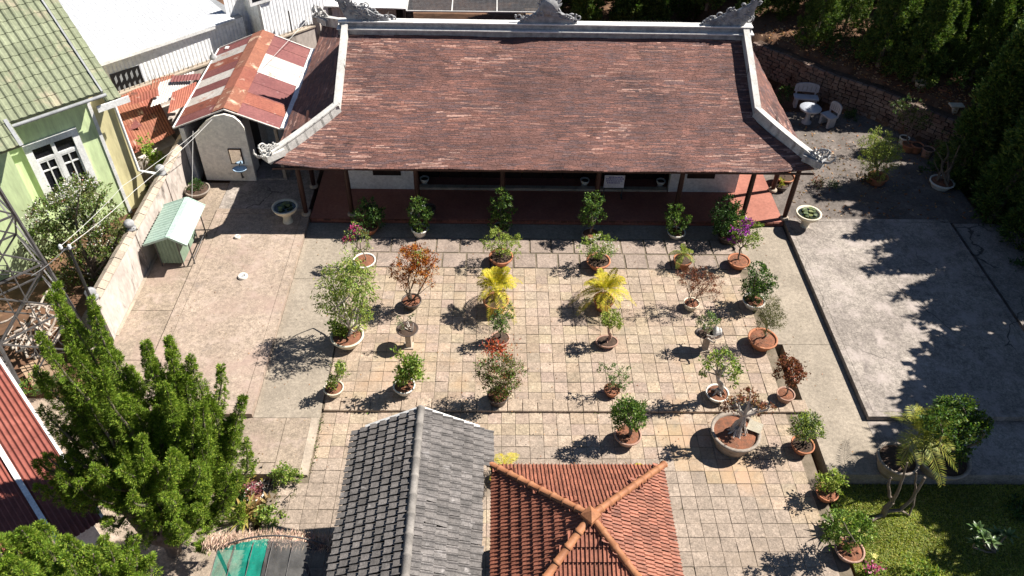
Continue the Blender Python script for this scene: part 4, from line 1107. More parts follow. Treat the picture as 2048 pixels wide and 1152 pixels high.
# ================================================================== orange tiled pavilion
OXm, OYm, OHX, OHY, OEZ, OAZ = 1.70, 7.28, 1.72, 1.86, 2.60, 3.80
op = T('orange_tiled_pavilion', 'pavilion with a pyramid roof of orange clay tiles and fat orange hip caps', 'pavilion', (OXm, OYm, LZ))
tw2 = .152
faces = [(Vector((0, 1, 0)), OHY, OHX), (Vector((0, -1, 0)), OHY, OHX), (Vector((1, 0, 0)), OHX, OHY), (Vector((-1, 0, 0)), OHX, OHY)]
ts = []
for dv, run, half in faces:
    dn = Vector((dv.x * run, dv.y * run, OEZ - OAZ)); slen = dn.length; dn.normalize()
    side = dv.cross(UP); nr = side.cross(dn); 
    if nr.z < 0: nr = -nr
    nc = 9; ex = slen / nc
    for c in range(nc):
        s = slen - ex * c; hw = half * (s - ex * .35) / slen
        k = int(2 * half / tw2) + 1
        for i in range(k):
            u = -half + tw2 * (i + .5)
            if abs(u) > hw + tw2 * .12: continue
            p = Vector((OXm, OYm, OAZ)) + dn * s + side * u
            ts.append((math.dist(p, (0, 0, CAMH)), p, side, dn, nr, ex, dv))
om = {}
for dv, run, half in faces:
    ex = math.hypot(run, OAZ - OEZ) / 9; om[round(ex, 3)] = tile_mesh('roof_tile', tw2 - .004, ex * 1.1, .045, m_otile, 2, .026)
ts.sort(key=lambda q: (not inframe(q[1]), q[0])); rest = MB()
for i, (d, p, side, dn, nr, ex, dv) in enumerate(ts):
    ay = -dn; ax = ay.cross(nr); me = om[round(ex, 3)]
    j = rng.normal(0, .01 if rng.random() < .95 else .05); p = p + nr * rng.uniform(0, .006)
    if i < 300: piece('roof_tile', me, op, p, (ax + ay * j).normalized(), ay, nr)
    else:
        b = .62 + rng.uniform(.2, .55); rest.add([p + ax * v.co.x + ay * v.co.y + nr * v.co.z for v in me.vertices], [tuple(f.vertices) for f in me.polygons], (b, b, b))
m_otile2 = M('orange_clay_tile_far', (.31, .122, .076), (.21, .078, .05), 3.2, .62, .25, 25., tint=True, stain=((.13, .055, .04), 5., .62, .75), speck=0.2)
rest.build('roof_tile', m_otile2, op, kind='stuff')
cn = [(OXm + sx * OHX, OYm + sy * OHY, OEZ) for sx, sy in ((-1, 1), (1, 1), (1, -1), (-1, -1))]
mb = MB(); ap = (OXm, OYm, OAZ - .03)
for i in range(4):
    a, b = cn[i], cn[(i + 1) % 4]; mb.add([(a[0], a[1], a[2] - .03), (b[0], b[1], b[2] - .03), ap, (a[0], a[1], a[2] - .07), (b[0], b[1], b[2] - .07), (ap[0], ap[1], ap[2] - .04)], [(2, 1, 0), (3, 4, 5), (0, 1, 4, 3)])
mb.build('roof_deck', m_wooddoor, op)
for c in cn:
    a = Vector(c) + UP * .03; b = Vector((OXm, OYm, OAZ + .05)); L_ = (b - a).length; n = 9; d = (b - a).normalized(); sd = d.cross(UP).normalized(); u = sd.cross(d)
    a = a - d * .1
    for i in range(n):
        p = a + d * (L_ + .06) * i / n; q = a + d * (L_ + .06) * (i + 1.12) / n
        if i == n - 1: q = a + d * (L_ + .04)
        vs = []
        st = [(p - d * .0, .080), (p + d * .04, .086), (p + d * .045, .073), (q, .064)]
        for cpt, rr in st:
            for k in range(9): t = math.pi * k / 8; vs.append(cpt + sd * math.cos(t) * rr + u * math.sin(t) * rr)
        mb = MB().add(vs, [(r_ * 9 + k, r_ * 9 + k + 1, (r_ + 1) * 9 + k + 1, (r_ + 1) * 9 + k) for r_ in range(3) for k in range(8)], None, True)
        if i == 0: mb.add(vs[:9], [tuple(range(9))])
        mb.build('hip_cap', m_ocap, op)
MB().lathe([(.19, -.06), (.18, .0), (.0, .11)], 4, (OXm, OYm, OAZ + .10), smooth=False, rot=0.0).build('apex_cap', m_ocap, op)
for sx in (-1, 1):
    for sy in (-1, 1): MB().box(OXm + sx * 1.35 - .08, OXm + sx * 1.35 + .08, OYm + sy * 1.5 - .08, OYm + sy * 1.5 + .08, LZ, 2.62).build('post', m_wood, op)
MB().box(OXm - 1.5, OXm + 1.5, OYm - 1.65, OYm + 1.65, LZ + .001, LZ + .03).build('floor', m_redfloor, op)

# ================================================================== thatch screen and shade-net tunnel
zt = 1.75
th = T('thatch_strip', 'strip of dry pale thatch along the back of the shade net tunnel', 'thatch', (-4.3, 8.0, -.4))
a, b = gp(408, 1090, zt), gp(688, 1092, zt); n = 4200
t = rng.uniform(0, 1, n); hw = .27
y = a.y + (b.y - a.y) * t + rng.uniform(-.02, hw, n); bow = -.10 * (2 * t - 1) ** 2
P = np.stack([a.x + (b.x - a.x) * t, y + bow, zt + .05 - (y - a.y) * .35 + rng.uniform(-.05, .05, n)], 1)
D = np.stack([rng.normal(0, .25, n), np.where(rng.random(n) < .75, 1, -.6) * np.ones(n), rng.normal(-.2, .25, n)], 1)
C = palette(n, [(.9, .85, .8), (.6, .58, .55), (1.1, 1.05, 1.0)], None, .15)
v, q, c = leaves(P, D, .13, .012, C, .0)
np_mesh('straw', v - np.array(th.location), q, m_straw, th, c)
MB().slab([(a.x, a.y - .05, zt), (b.x, b.y - .05, zt), (b.x, b.y + .26, zt - .1), (a.x, a.y + .26, zt - .1)], .06).build('thatch_bed', m_straw, th)
for i in range(4): x = a.x + .1 + (b.x - a.x - .2) * i / 3; MB().tube([(x, a.y + .15, -.5), (x, a.y + .15, zt - .02)], .035, 6).build('post', m_wood, th)
tn = T('shade_net_tunnel', 'arched tunnel covered half in green and half in grey shade net', 'net tunnel', (-4.2, 6.6, -.4))
zc = 1.7; a = gp(436, 1100, zc); b = gp(668, 1108, zc); ym = gp(540, 1080, zc + .25).y
def arch(x):   # the net bows up towards the middle
    t = (x - a.x) / (b.x - a.x); return zc + .32 * (1 - (2 * t - 1) ** 2)
xm = gp(537, 1081, zc + .3).x
for nm, x0, x1, mt in (('green_net', a.x, xm, m_gnet), ('grey_net', xm + .01, b.x, m_knet)):
    V = []; Q = []; nx_, ny_ = 14, 14
    for j in range(ny_ + 1):
        for i in range(nx_ + 1):
            x = x0 + (x1 - x0) * i / nx_; yy = a.y - .02 - 2.6 * j / ny_ + .08 * (1 - (2 * (x - a.x) / (b.x - a.x) - 1) ** 2)
            V.append((x + .3 * 0, yy, arch(x) + .018 * math.sin(i * 2.1 + j * 1.3) - .02 * (j % 4 == 2)))
    Q = [(j * (nx_ + 1) + i, j * (nx_ + 1) + i + 1, (j + 1) * (nx_ + 1) + i + 1, (j + 1) * (nx_ + 1) + i) for j in range(ny_) for i in range(nx_)]
    np_mesh(nm, np.array(V) - np.array(tn.location), Q, mt, tn, smooth=True)
for x in np.linspace(a.x, b.x, 7):
    MB().tube([(x, a.y, arch(x) + .02), (x, a.y - 2.6, arch(x) + .02)], .008, 5).build('rib', m_steel, tn)
for yy in (a.y + .05, a.y - 1.2, a.y - 2.4):
    MB().tube([(x, yy + .08 * (1 - (2 * (x - a.x) / (b.x - a.x) - 1) ** 2), arch(x)) for x in np.linspace(a.x, b.x, 13)], .018, 5).build('hoop', m_steel, tn)
for x in (a.x, xm, b.x):
    MB().tube([(x, a.y, -.45), (x, a.y, arch(x))], .02, 5).build('post', m_steel, tn)
for i in range(4):
    t = T('seedling_bench', 'potting bench under the green half of the net' if i < 2 else 'potting bench under the grey half of the net', 'bench', (a.x + .45 + .62 * i, a.y - .9, -.4), 'benches under the net')
    x = a.x + .45 + .62 * i
    MB().box(x - .24, x + .24, a.y - 2.0, a.y - .25, .12, .17).build('top', m_plank, t)
    for yy in (a.y - 1.9, a.y - .35): MB().box(x - .2, x + .2, yy - .03, yy + .03, -.47, .118).build('leg', m_plank, t)

# ================================================================== retaining wall of blocks
pts = [Vector(p) for p in ((11.0, 31.4), (12.4, 29.9), (13.4, 28.75), (15.0, 27.45), (16.45, 25.7), (18.0, 24.1), (20.5, 21.5))]
rw = T('retaining_wall', 'rough dark retaining wall of small blocks holding up the wooded bank', 'wall', (15, 27.4, 0))
blk = MB(); h = .5
blk.hexa([(-h, -h, -h), (h, -h, -h), (h, h, -h), (-h, h, -h)], [(-h * .9, -h * .85, h), (h * .92, -h * .9, h * .95), (h * .95, h, h), (-h, h * .95, h * .97)])
bo = blk.build('block', m_block); bmesh_ = bo.data; bpy.data.objects.remove(bo)
bl = []
mbk = MB(); cap = MB()
acc = 0
for a, b in zip(pts[:-1], pts[1:]):
    d = (b - a); L_ = d.length; d.normalize(); nr = Vector((d.y, -d.x)); 
    if nr.y > 0: nr = -nr
    HW = 1.22 
    mbk.hexa([(*(a - nr * .06), -.5), (*(b - nr * .06), -.5), (*(b - nr * .4), -.5), (*(a - nr * .4), -.5)], [(*(a - nr * .06), HW), (*(b - nr * .06), HW), (*(b - nr * .4), HW), (*(a - nr * .4), HW)])
    rows = 8
    for r_ in range(rows):
        u = -.06 if r_ % 2 else 0.02
        while u < L_ - .05:
            wd = rng.uniform(.2, .32)
            c = a + d * (u + wd / 2) + nr * rng.uniform(-.05, .02)
            bl.append((Vector((c.x, c.y, -.0 + .155 * (r_ + .5))), d, nr, wd)); u += wd + .02
bl.sort(key=lambda q: (not inframe(q[0]), q[0].x * 0 + (q[0] - Vector((0, 0, CAMH))).length))
rest = MB()
for i, (c, d, nr, wd) in enumerate(bl):
    ax = Vector((*d, 0)) * (wd); ay = Vector((*-nr, 0)) * .16; az = UP * (.135 * rng.uniform(.88, 1.05)); tlt = rng.normal(0, .04); ax = ax + UP * tlt * wd
    if i < 300: piece('block', bmesh_, rw, c, ax, ay, az)
    else:
        q = .75 + rng.uniform(0, .5); rest.add([c + ax * v.co.x + ay * v.co.y + az * v.co.z for v in bmesh_.vertices], [tuple(f.vertices) for f in bmesh_.polygons], (q, q, q))
m_block2 = M('retaining_block_far', (.19, .15, .125), (.125, .08, .065), 1.7, .95, .6, tint=True)
rest.build('block', m_block2, rw, kind='stuff'); mbk.build('backing', m_dsoil, rw)

# ================================================================== garden furniture in the shade
tb = gp(1612, 245, 0.0)
t = T('round_garden_table', 'round pale stone table behind the right corner of the house', 'table', (tb.x, tb.y, 0))
MB().lathe([(0, .60), (.40, .60), (.42, .63), (.42, .66), (.40, .68), (0, .68)], 28, (tb.x, tb.y, 0)).build('top', m_slabtop, t)
MB().lathe([(.2, 0), (.2, .05), (.1, .12), (.09, .5), (.16, .6)], 12, (tb.x, tb.y, 0)).build('pedestal', m_slabtop, t)
def bench(p, ang, wd, label, cat='bench'):
    t = T('garden_bench', label, cat, tuple(p)); c, s_ = math.cos(ang), math.sin(ang)
    ax = Vector((c, s_, 0)); ay = Vector((-s_, c, 0)); P = Vector(p)
    MB().obox(P + UP * .42, ax * wd / 2, ay * .2, UP * .03).build('seat', m_slabtop, t)
    mb = MB(); k = 8; 
    outer = [(-wd / 2, .55), (-wd / 2, .80)] + [(wd / 2 * math.cos(math.pi - math.pi * i / 8), .80 + .14 * math.sin(math.pi * i / 8)) for i in range(9)] + [(wd / 2, .55)]
    mb.extr([P + ay * .22 + ax * x + UP * z for x, z in outer], ay * .05)
    bk = mb.build('backrest', m_slabtop, t)
    mb = MB()
    for i in range(5): mb.obox(P + ay * .215 + ax * (wd * (-.36 + .18 * i)) + UP * .7, ax * .02, ay * .003, UP * .1)
    mb.build('slot', m_gmetal, bk)
    for sx in (-1, 1):
        MB().obox(P + ax * sx * wd * .38 + UP * .2, ax * .05, ay * .17, UP * .2).build('leg', m_slabtop, t)
        MB().obox(P + ax * sx * wd * .4 + ay * .235 + UP * .48, ax * .03, ay * .02, UP * .1).build('back_support', m_slabtop, t)
    return t
q = gp(1606, 212, .0); bench((q.x, q.y - .05, 0), R(-8), .95, 'long pale stone bench with curved back behind the round table')
q = gp(1652, 250, .0); bench((q.x, q.y, 0), R(-65), .55, 'single pale stone seat with curved back right of the round table', 'seat')
# ================================================================== potted plants
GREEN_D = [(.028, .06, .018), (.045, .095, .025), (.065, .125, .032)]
GREEN_M = [(.085, .15, .028), (.13, .215, .038), (.19, .27, .055)]
GREEN_L = [(.19, .26, .045), (.26, .33, .06), (.33, .37, .09)]
YELLOW = [(.52, .42, .03), (.44, .38, .04), (.58, .47, .06), (.33, .32, .03)]
OLIVE = [(.09, .105, .03), (.13, .14, .045), (.07, .075, .025)]
GREYG = [(.14, .18, .09), (.19, .23, .13), (.10, .13, .06)]
ORANGE = [(.40, .12, .02), (.30, .07, .015), (.46, .20, .03), (.17, .05, .02)]
REDBR = [(.20, .065, .035), (.13, .04, .025), (.26, .10, .05), (.16, .07, .045)]
STYLES = {
 'bowl': [(0, 0), (.55, 0), (.60, .04), (.80, .45), (.93, .84), (1.02, .88), (1.02, 1), (.90, 1), (.87, .86)],
 'tub': [(0, 0), (.70, 0), (.80, .35), (.90, .82), (1.0, .85), (1.02, 1), (.90, 1), (.87, .86)],
 'cup': [(0, 0), (.60, 0), (.78, .4), (.90, .8), (1.0, .84), (1.0, 1), (.86, 1), (.83, .86)],
 'shallow': [(0, 0), (.72, 0), (.74, .1), (.95, .7), (1.04, .8), (1.04, 1), (.93, 1), (.90, .8)],
 'pleated': [(0, 0), (.62, 0), (.70, .2), (.68, .3), (.80, .45), (.77, .55), (.90, .7), (.86, .8), (1.02, .95), (1.02, 1), (.88, 1), (.85, .86)],
}
def potmesh(root, c, r, h, style, mat, soil, sy=1., n=26):
    p = MB().lathe([(a * r, b * h) for a, b in STYLES[style]], n, c, sy=sy).build('pot', mat, root)
    rs = STYLES[style][-1][0] * r
    mb = MB(); rings = 5; vs = []
    for i in range(rings + 1):
        for j in range(n):
            t = 2 * math.pi * j / n; q = rs * i / rings; vs.append((c[0] + q * math.cos(t), c[1] + q * math.sin(t) * sy, c[2] + h * .86 + (rng.uniform(0, .035) * min(1, r / .3) if i < rings else 0) + .03 * (1 - i / rings)))
    mb.add(vs, [(i * n + j, i * n + (j + 1) % n, (i + 1) * n + (j + 1) % n, (i + 1) * n + j) for i in range(rings) for j in range(n)], None, True)
    mb.build('soil', soil, root); return p
def clumps_world(cl, Y, spread=.0):
    out = []
    for c in cl:
        dy = c[3] if len(c) > 3 else rng.uniform(-spread, spread)
        p = ry(c[0], c[1], Y + dy); out.append((p.x, p.y, p.z, c[2] * mpp(p)))
    return out
def trunk(root, base, cl, r, mat, mode='single', lean=None, roots=0, name='trunk'):
    mb = MB(); base = Vector(base)
    cs = [Vector(c[:3]) for c in cl]; mean = sum(cs, Vector()) / len(cs); low = min(c.z - .3 * k[3] for c, k in zip(cs, cl))
    if mode == 'single':
        fork = base.lerp(mean, .55); fork.z = max(base.z + .08, min(fork.z, low + .05))
        branchy(mb, base - UP * .03, fork, r, r * .72, .10, 5, 7)
        for c in cs: branchy(mb, fork, c, r * .55, r * .18, .12, 4, 5)
    elif mode == 'multi':
        for c in cs:
            b = base + Vector((rng.normal(0, r * 1.2), rng.normal(0, r * 1.2), -.03)); branchy(mb, b, c, r * .5, r * .15, .08, 4, 5)
    elif mode == 'twist':
        q = base.copy(); pts = [base - UP * .03]; k = 6
        for i in range(1, k + 1):
            t = i / k; pts.append(base.lerp(mean, t) + Vector((math.sin(t * 7) * r * 1.6, math.cos(t * 6) * r * 1.2, 0)) * (1 - t * .5))
        mb.tube(pts, [r * (1.25 - .95 * i / k) for i in range(k + 1)], 7)
        for c in cs: branchy(mb, pts[-3], c, r * .4, r * .12, .12, 4, 5)
    for i in range(roots):
        a = 2 * math.pi * i / roots + rng.uniform(-.2, .2); e = Vector((math.cos(a), math.sin(a), 0))
        mb.tube([base + UP * r * 2.2 + e * r * .4, base + UP * r * .9 + e * r * 1.3, base + e * r * 2.2 + UP * .02, base + e * r * 3.2 - UP * .03], [r * .42, r * .36, r * .26, r * .1], 6)
    return mb.build(name, mat, root)
def potted(label, cat, rim, rr, ph, style, pmat, cl, n, L, Wd, cols, z0=0., name='potted_shrub', soil=None, tmode='single', tr=.03, tmat=None, roots=0, wts=None, up=.3, droop=0., spread=.12, sy=1., flat=.9, shell=.5, lmat=None, flowers=None, group=None, extra=None):
    c = gp(rim[0], rim[1], z0 + ph); r = rr * mpp(c); base = Vector((c.x, c.y, z0))
    root = T(name, label, cat, tuple(base), group)
    potmesh(root, tuple(base), r, ph, style, pmat, soil or m_soil, sy)
    if cl:
        cw = clumps_world(cl, base.y, spread)
        trunk(root, base + UP * ph * .86, cw, tr, tmat or m_bark, tmode, roots=roots)
        ex = extra(cw) if extra else None
        crown('foliage', lmat or m_leaf, root, cw, int(n * 1.3), L, Wd, cols, wts, up, droop, flat, shell, ex)
        if flowers:
            fcols, fn, fr, sel = flowers; P = []; 
            for k in range(fn):
                c = cw[sel[k % len(sel)]] if sel else cw[rng.integers(len(cw))]; d = unit(rng.normal(size=(1, 3)))[0]; d[1] = -abs(d[1]) * .8; d[2] = abs(d[2]); P.append(np.array(c[:3]) + d * c[3] * rng.uniform(.75, 1.02))
            P = np.array(P); m = 6; PP = np.repeat(P, m, 0) + rng.normal(size=(fn * m, 3)) * fr * .35
            v, q, col = leaves(PP, rng.normal(size=(fn * m, 3)) + np.array([0, -.3, .6]), fr, fr * .8, palette(fn * m, fcols))
            np_mesh('blossom', v - np.array(wloc(root)), q, m_leaf, root, col)
    return root
def fronds(root, base, n, length, cols, rise=1.1, wid=.2, droop=.9, nl=30, lw=.014, stem=.006, yaw0=0., mat=None, sel=None, name='frond'):
    off = np.array(wloc(root)); base = Vector(base)
    for i in range(n):
        a = yaw0 + 2 * math.pi * i / n * 1.0 + rng.uniform(-.3, .3); el = rng.uniform(.05, 1.3) if n > 4 else 1.0
        L_ = length * rng.uniform(.75, 1.1); d = Vector((math.cos(a) * math.cos(el), math.sin(a) * math.cos(el), math.sin(el))); pts = []
        for k in range(9): t = k / 8; pts.append(base + d * L_ * t - UP * droop * L_ * t * t * math.cos(el) * .75)
        P = np.array([list(p) for p in pts]); t = np.linspace(.15, 1, nl); seg = np.minimum((t * 8).astype(int), 7); fr = (t * 8 - seg)[:, None]
        pos = P[seg] * (1 - fr) + P[seg + 1] * fr; tan = unit(P[seg + 1] - P[seg]); side = unit(np.cross(tan, [0, 0, 1.])); upv = np.cross(side, tan)
        wl = wid * np.sin(np.pi * np.clip(.12 + .8 * t, 0, 1)) ** .7
        V = []; Q = []; k0 = 0
        cc = palette(2 * nl, cols, None, .12)
        for sgn in (-1, 1):
            dirv = unit(side * sgn + tan * .5 + upv * .25 + rng.normal(size=(nl, 3)) * .08)
            for j in range(nl):
                b = pos[j]; e = b + dirv[j] * wl[j] - np.array([0, 0, .22 * wl[j]]); w_ = tan[j] * lw * .5; mid_ = (b + e) / 2 + upv[j] * wl[j] * .08
                V += [b, mid_ + w_, e, mid_ - w_]; Q.append((k0, k0 + 1, k0 + 2, k0 + 3)); k0 += 4
        # rachis
        for j in range(8):
            s_ = side[min(j * 3, nl - 1)] * stem; V += [P[j] - s_, P[j] + s_, P[j + 1] + s_ * .7, P[j + 1] - s_ * .7]; Q.append((k0, k0 + 1, k0 + 2, k0 + 3)); k0 += 4
        C = np.concatenate([np.repeat(cc, 4, 0), np.repeat(np.tile(np.array(cols[0]) * .9, (8, 1)), 4, 0)])
        np_mesh(name, np.array(V) - off, Q, mat or m_leaf, root, C)
def palm(label, rim, rr, ph, style, pmat, n, length, cols, crown_px, z0=0., cat='palm', name='potted_palm', **kw):
    c = gp(rim[0], rim[1], z0 + ph); r = rr * mpp(c); base = Vector((c.x, c.y, z0)); root = T(name, label, cat, tuple(base))
    potmesh(root, tuple(base), r, ph, style, pmat, m_dsoil)
    b = base + UP * ph * .9; q = ry(crown_px[0], crown_px[1], base.y)
    mb = MB()
    for i in range(4): mb.tube([b + Vector((rng.normal(0, r * .2), rng.normal(0, r * .2), -.03)), b.lerp(q, .55), q], [.022, .016, .010], 5)
    mb.build('stem', m_bark, root)
    fronds(root, q, n, length, cols, **kw); return root
def blades(root, c, n, length, width, cols, name='leaf', el=(.25, 1.2), mat=None, yaw=0.):
    off = np.array(wloc(root)); c = Vector(c)
    for i in range(n):
        a = yaw + i * 2.4; e = el[0] + (el[1] - el[0]) * (i / n); L_ = length * rng.uniform(.8, 1.1); d = Vector((math.cos(a) * math.cos(e), math.sin(a) * math.cos(e), math.sin(e))); s = Vector((-math.sin(a), math.cos(a), 0)) * width / 2
        V = []; Q = []; col = palette(1, cols)[0]
        for k in range(5):
            t = k / 4; p = c + d * L_ * t - UP * L_ * .35 * t * t * math.cos(e); w_ = (1 - t ** 2.2) * (.6 + .8 * t if t < .5 else 1.0) + .03
            V += [p - s * w_ + UP * width * .12 * w_, p, p + s * w_ + UP * width * .12 * w_]
            if k: b = (k - 1) * 3; Q += [(b, b + 1, b + 4, b + 3), (b + 1, b + 2, b + 5, b + 4)]
        np_mesh(name, np.array([list(v) for v in V]) - off, Q, mat or m_gloss, root, np.tile(col, (len(V), 1)))

# --- row in the shade of the eaves
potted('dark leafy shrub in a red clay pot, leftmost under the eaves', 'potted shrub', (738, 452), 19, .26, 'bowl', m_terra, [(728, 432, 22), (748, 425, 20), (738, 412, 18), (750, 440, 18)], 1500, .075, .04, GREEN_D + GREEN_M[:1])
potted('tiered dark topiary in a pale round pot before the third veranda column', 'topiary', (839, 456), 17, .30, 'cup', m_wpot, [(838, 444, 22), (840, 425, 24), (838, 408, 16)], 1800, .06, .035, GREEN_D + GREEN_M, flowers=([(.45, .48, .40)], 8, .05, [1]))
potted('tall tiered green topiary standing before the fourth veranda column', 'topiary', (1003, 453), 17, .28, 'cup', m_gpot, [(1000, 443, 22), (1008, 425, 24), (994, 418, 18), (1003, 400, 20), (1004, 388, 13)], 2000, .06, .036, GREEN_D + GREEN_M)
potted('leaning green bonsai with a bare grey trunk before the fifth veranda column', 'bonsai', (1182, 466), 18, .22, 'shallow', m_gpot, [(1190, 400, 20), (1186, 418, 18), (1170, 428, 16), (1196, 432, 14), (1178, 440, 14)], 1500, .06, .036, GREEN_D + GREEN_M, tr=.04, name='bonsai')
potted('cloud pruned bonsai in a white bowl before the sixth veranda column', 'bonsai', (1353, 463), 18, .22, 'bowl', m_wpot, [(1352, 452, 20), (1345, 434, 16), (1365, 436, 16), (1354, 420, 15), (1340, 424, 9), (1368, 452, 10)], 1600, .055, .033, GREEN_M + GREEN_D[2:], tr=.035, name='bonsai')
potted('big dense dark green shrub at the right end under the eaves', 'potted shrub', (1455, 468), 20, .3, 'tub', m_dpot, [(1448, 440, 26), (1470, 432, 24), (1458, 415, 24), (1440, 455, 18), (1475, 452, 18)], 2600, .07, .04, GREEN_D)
tag(potted('empty dark clay pot standing on the red floor by the third column', 'pot', (858, 415), 14, .3, 'tub', m_dpot, [], 0, 0, 0, None, z0=ZS, name='clay_pot', soil=m_dsoil), 'empty dark clay pot standing on the red floor by the third column', 'pot')
# --- first row in the sun
potted('spindly bougainvillea with pink bracts in a white bowl left of the orange shrub', 'bougainvillea', (728, 520), 23, .24, 'bowl', m_wpot, [(708, 462, 16), (722, 470, 18), (700, 478, 12), (730, 490, 12), (712, 500, 12)], 520, .06, .035, GREEN_L + GREYG, tr=.022, flowers=([(.45, .06, .16), (.38, .05, .20)], 30, .06, [0, 2]), name='bougainvillea')
potted('light green airy shrub in a clay bowl, left of two in the first sunny row', 'potted shrub', (1002, 512), 24, .28, 'bowl', m_terra, [(985, 480, 22), (1005, 485, 28), (1022, 492, 24), (995, 468, 14), (1030, 478, 14), (972, 490, 12)], 1900, .05, .026, GREEN_L, soil=m_dsoil)
potted('shrub dotted with white flowers in a clay bowl, right in the first sunny row', 'flowering shrub', (1197, 520), 24, .28, 'bowl', m_terra, [(1175, 492, 20), (1197, 490, 26), (1218, 490, 20), (1185, 505, 16), (1212, 508, 14)], 1500, .055, .028, GREEN_L + GREEN_M, flowers=([(.62, .60, .52)], 36, .055, None), soil=m_dsoil)
palm('small yellow green fern palm in a clay pot behind the red brown shrub', (1366, 518), 19, .28, 'tub', m_terra, 11, .55, [(.22, .27, .05), (.30, .32, .06), (.15, .20, .04)], (1366, 508), wid=.13, lw=.014)
potted('purple bougainvillea on a slim forked trunk in a clay bowl', 'bougainvillea', (1478, 520), 22, .26, 'bowl', m_terra, [(1480, 462, 20), (1505, 462, 22), (1495, 480, 20), (1512, 485, 14), (1470, 480, 14), (1490, 448, 16)], 1300, .055, .034, GREEN_M + GREEN_L, tr=.03, flowers=([(.26, .03, .30), (.34, .05, .36)], 62, .07, [0, 4, 4, 5]), name='bougainvillea')
# --- yellow palms
palm('bright yellow palm in an orange pleated pot, left of the pair', (992, 600), 26, .42, 'pleated', m_ocap, 34, .90, YELLOW, (992, 572), wid=.19, droop=1.15, lw=.021)
palm('bright yellow palm in a plain clay pot, right of the pair', (1208, 598), 21, .36, 'tub', m_terra, 32, .90, YELLOW, (1210, 580), wid=.19, droop=1.0, lw=.021, yaw0=.5)
palm('small yellow palm behind the grey roof by the corner of the orange roof', (1008, 945), 18, .3, 'tub', m_terra, 9, .6, YELLOW, (1008, 938), z0=LZ, wid=.16, lw=.014)
palm('low yellow palm showing its tip over the middle of the orange roof edge', (1276, 948), 14, .25, 'tub', m_terra, 7, .32, YELLOW, (1276, 942), z0=LZ, wid=.10, lw=.014)
# --- big leafy tree and orange/red ones
potted('orange leaved shrub with bare stems in a dark bowl', 'potted shrub', (823, 600), 20, .26, 'bowl', m_dpot, [(838, 512, 26), (815, 522, 26), (800, 542, 20), (845, 535, 24), (828, 548, 26), (862, 540, 13), (865, 568, 9), (808, 565, 12), (845, 565, 10), (825, 505, 20), (858, 520, 18)], 3600, .06, .026, ORANGE, tmode='multi', tr=.035, extra=lambda cw: [(np.array(cw[0][:3]) + rng.normal(size=(120, 3)) * .13, rng.normal(size=(120, 3)) + np.array([0, 0, .6]), .1, .03, palette(120, GREEN_L))])
potted('red brown twiggy shrub with slender stems in a small cream pot', 'potted shrub', (1383, 605), 16, .22, 'tub', m_cream, [(1380, 558, 24), (1405, 560, 28), (1425, 568, 20), (1395, 578, 20), (1430, 590, 12), (1365, 545, 14)], 2300, .05, .018, REDBR, tmode='multi', tr=.03)
potted('dense oval dark green tree in a white bowl on the right edge of the court', 'potted tree', (1508, 600), 22, .26, 'bowl', m_wpot, [(1515, 555, 26), (1532, 565, 22), (1505, 572, 22), (1520, 585, 22), (1515, 535, 16), (1498, 592, 14)], 2600, .06, .036, GREEN_D + GREEN_M[:2] + [(.10, .13, .08)], tr=.05)
potted('fine leaved olive shrub in a wide clay bowl on the right edge of the court', 'potted shrub', (1526, 676), 29, .32, 'bowl', m_terra, [(1540, 625, 26), (1550, 640, 22), (1530, 645, 20), (1545, 608, 16), (1525, 625, 14)], 2300, .07, .012, OLIVE + [(.16, .15, .05)], tr=.03)
potted('tall leafy tree with drooping foliage in the large cream bowl', 'potted tree', (694, 670), 33, .34, 'bowl', m_cream, [(690, 545, 34), (715, 560, 34), (670, 570, 34), (730, 590, 24), (655, 600, 26), (695, 600, 36), (685, 630, 24), (725, 625, 22), (705, 520, 20), (735, 560, 18), (648, 625, 12), (710, 645, 16)], 3000, .115, .03, GREEN_M[1:] + GREEN_L + [(.26, .26, .08)], tr=.055, tmat=m_wbark, droop=.55, up=.0, spread=.3, shell=.35)
potted('low bright shrub in a hidden pot left of the large cream bowl', 'potted shrub', (674, 672), 14, .25, 'tub', m_gpot, [(676, 658, 15), (668, 655, 10), (688, 662, 10)], 420, .09, .045, GREEN_M + GREEN_L)
# --- bonsai row
def pedestal_bonsai(label, base, dish_r, h, px_top, cl, n, cols, oval=1.0, rock=False):
    b = gp(*base, 0); root = T('pedestal_bonsai', label, 'bonsai', tuple(b)); r = dish_r * mpp(b)
    MB().box(b.x - .13, b.x + .13, b.y - .13, b.y + .13, 0, .03).box(b.x - .075, b.x + .075, b.y - .075, b.y + .075, .031, h - .08).build('pedestal', m_cap, root)
    MB().lathe([(0, 0), (r * .7, 0), (r * 1.0, .08), (r * 1.05, .10), (r * .96, .10), (r * .6, .05), (0, .05)], 26, (b.x, b.y, h - .078), sy=oval).build('dish', m_dpot, root)
    MB().lathe([(0, .03), (r * .5, .03), (r * .85, 0)], 20, (b.x, b.y, h - .0), sy=oval).build('soil', m_dsoil, root)
    mb = MB()
    for i in range(7): 
        q = Vector((b.x + rng.normal(0, r * .25), b.y + rng.normal(0, r * .25), h)); branchy(mb, q, q + Vector((rng.normal(0, .12), rng.normal(0, .12), rng.uniform(.04, .25))), .03, .008, .2, 4, 5)
    mb.build('deadwood', m_wbark, root)
    if rock:
        mb = MB(); c = Vector((b.x + r * .55, b.y - .02, h + .03)); 
        for k in range(5): mb.lathe([(.0, -.02), (.08, .0), (.07, .09), (.035, .17), (0, .2)], 7, tuple(c + Vector((rng.normal(0, .04), rng.normal(0, .04), 0))), smooth=False)
        mb.build('rock', m_white, root)
    cw = clumps_world(cl, b.y, .06); crown('foliage', m_leaf, root, cw, n, .05, .028, cols)
    return root
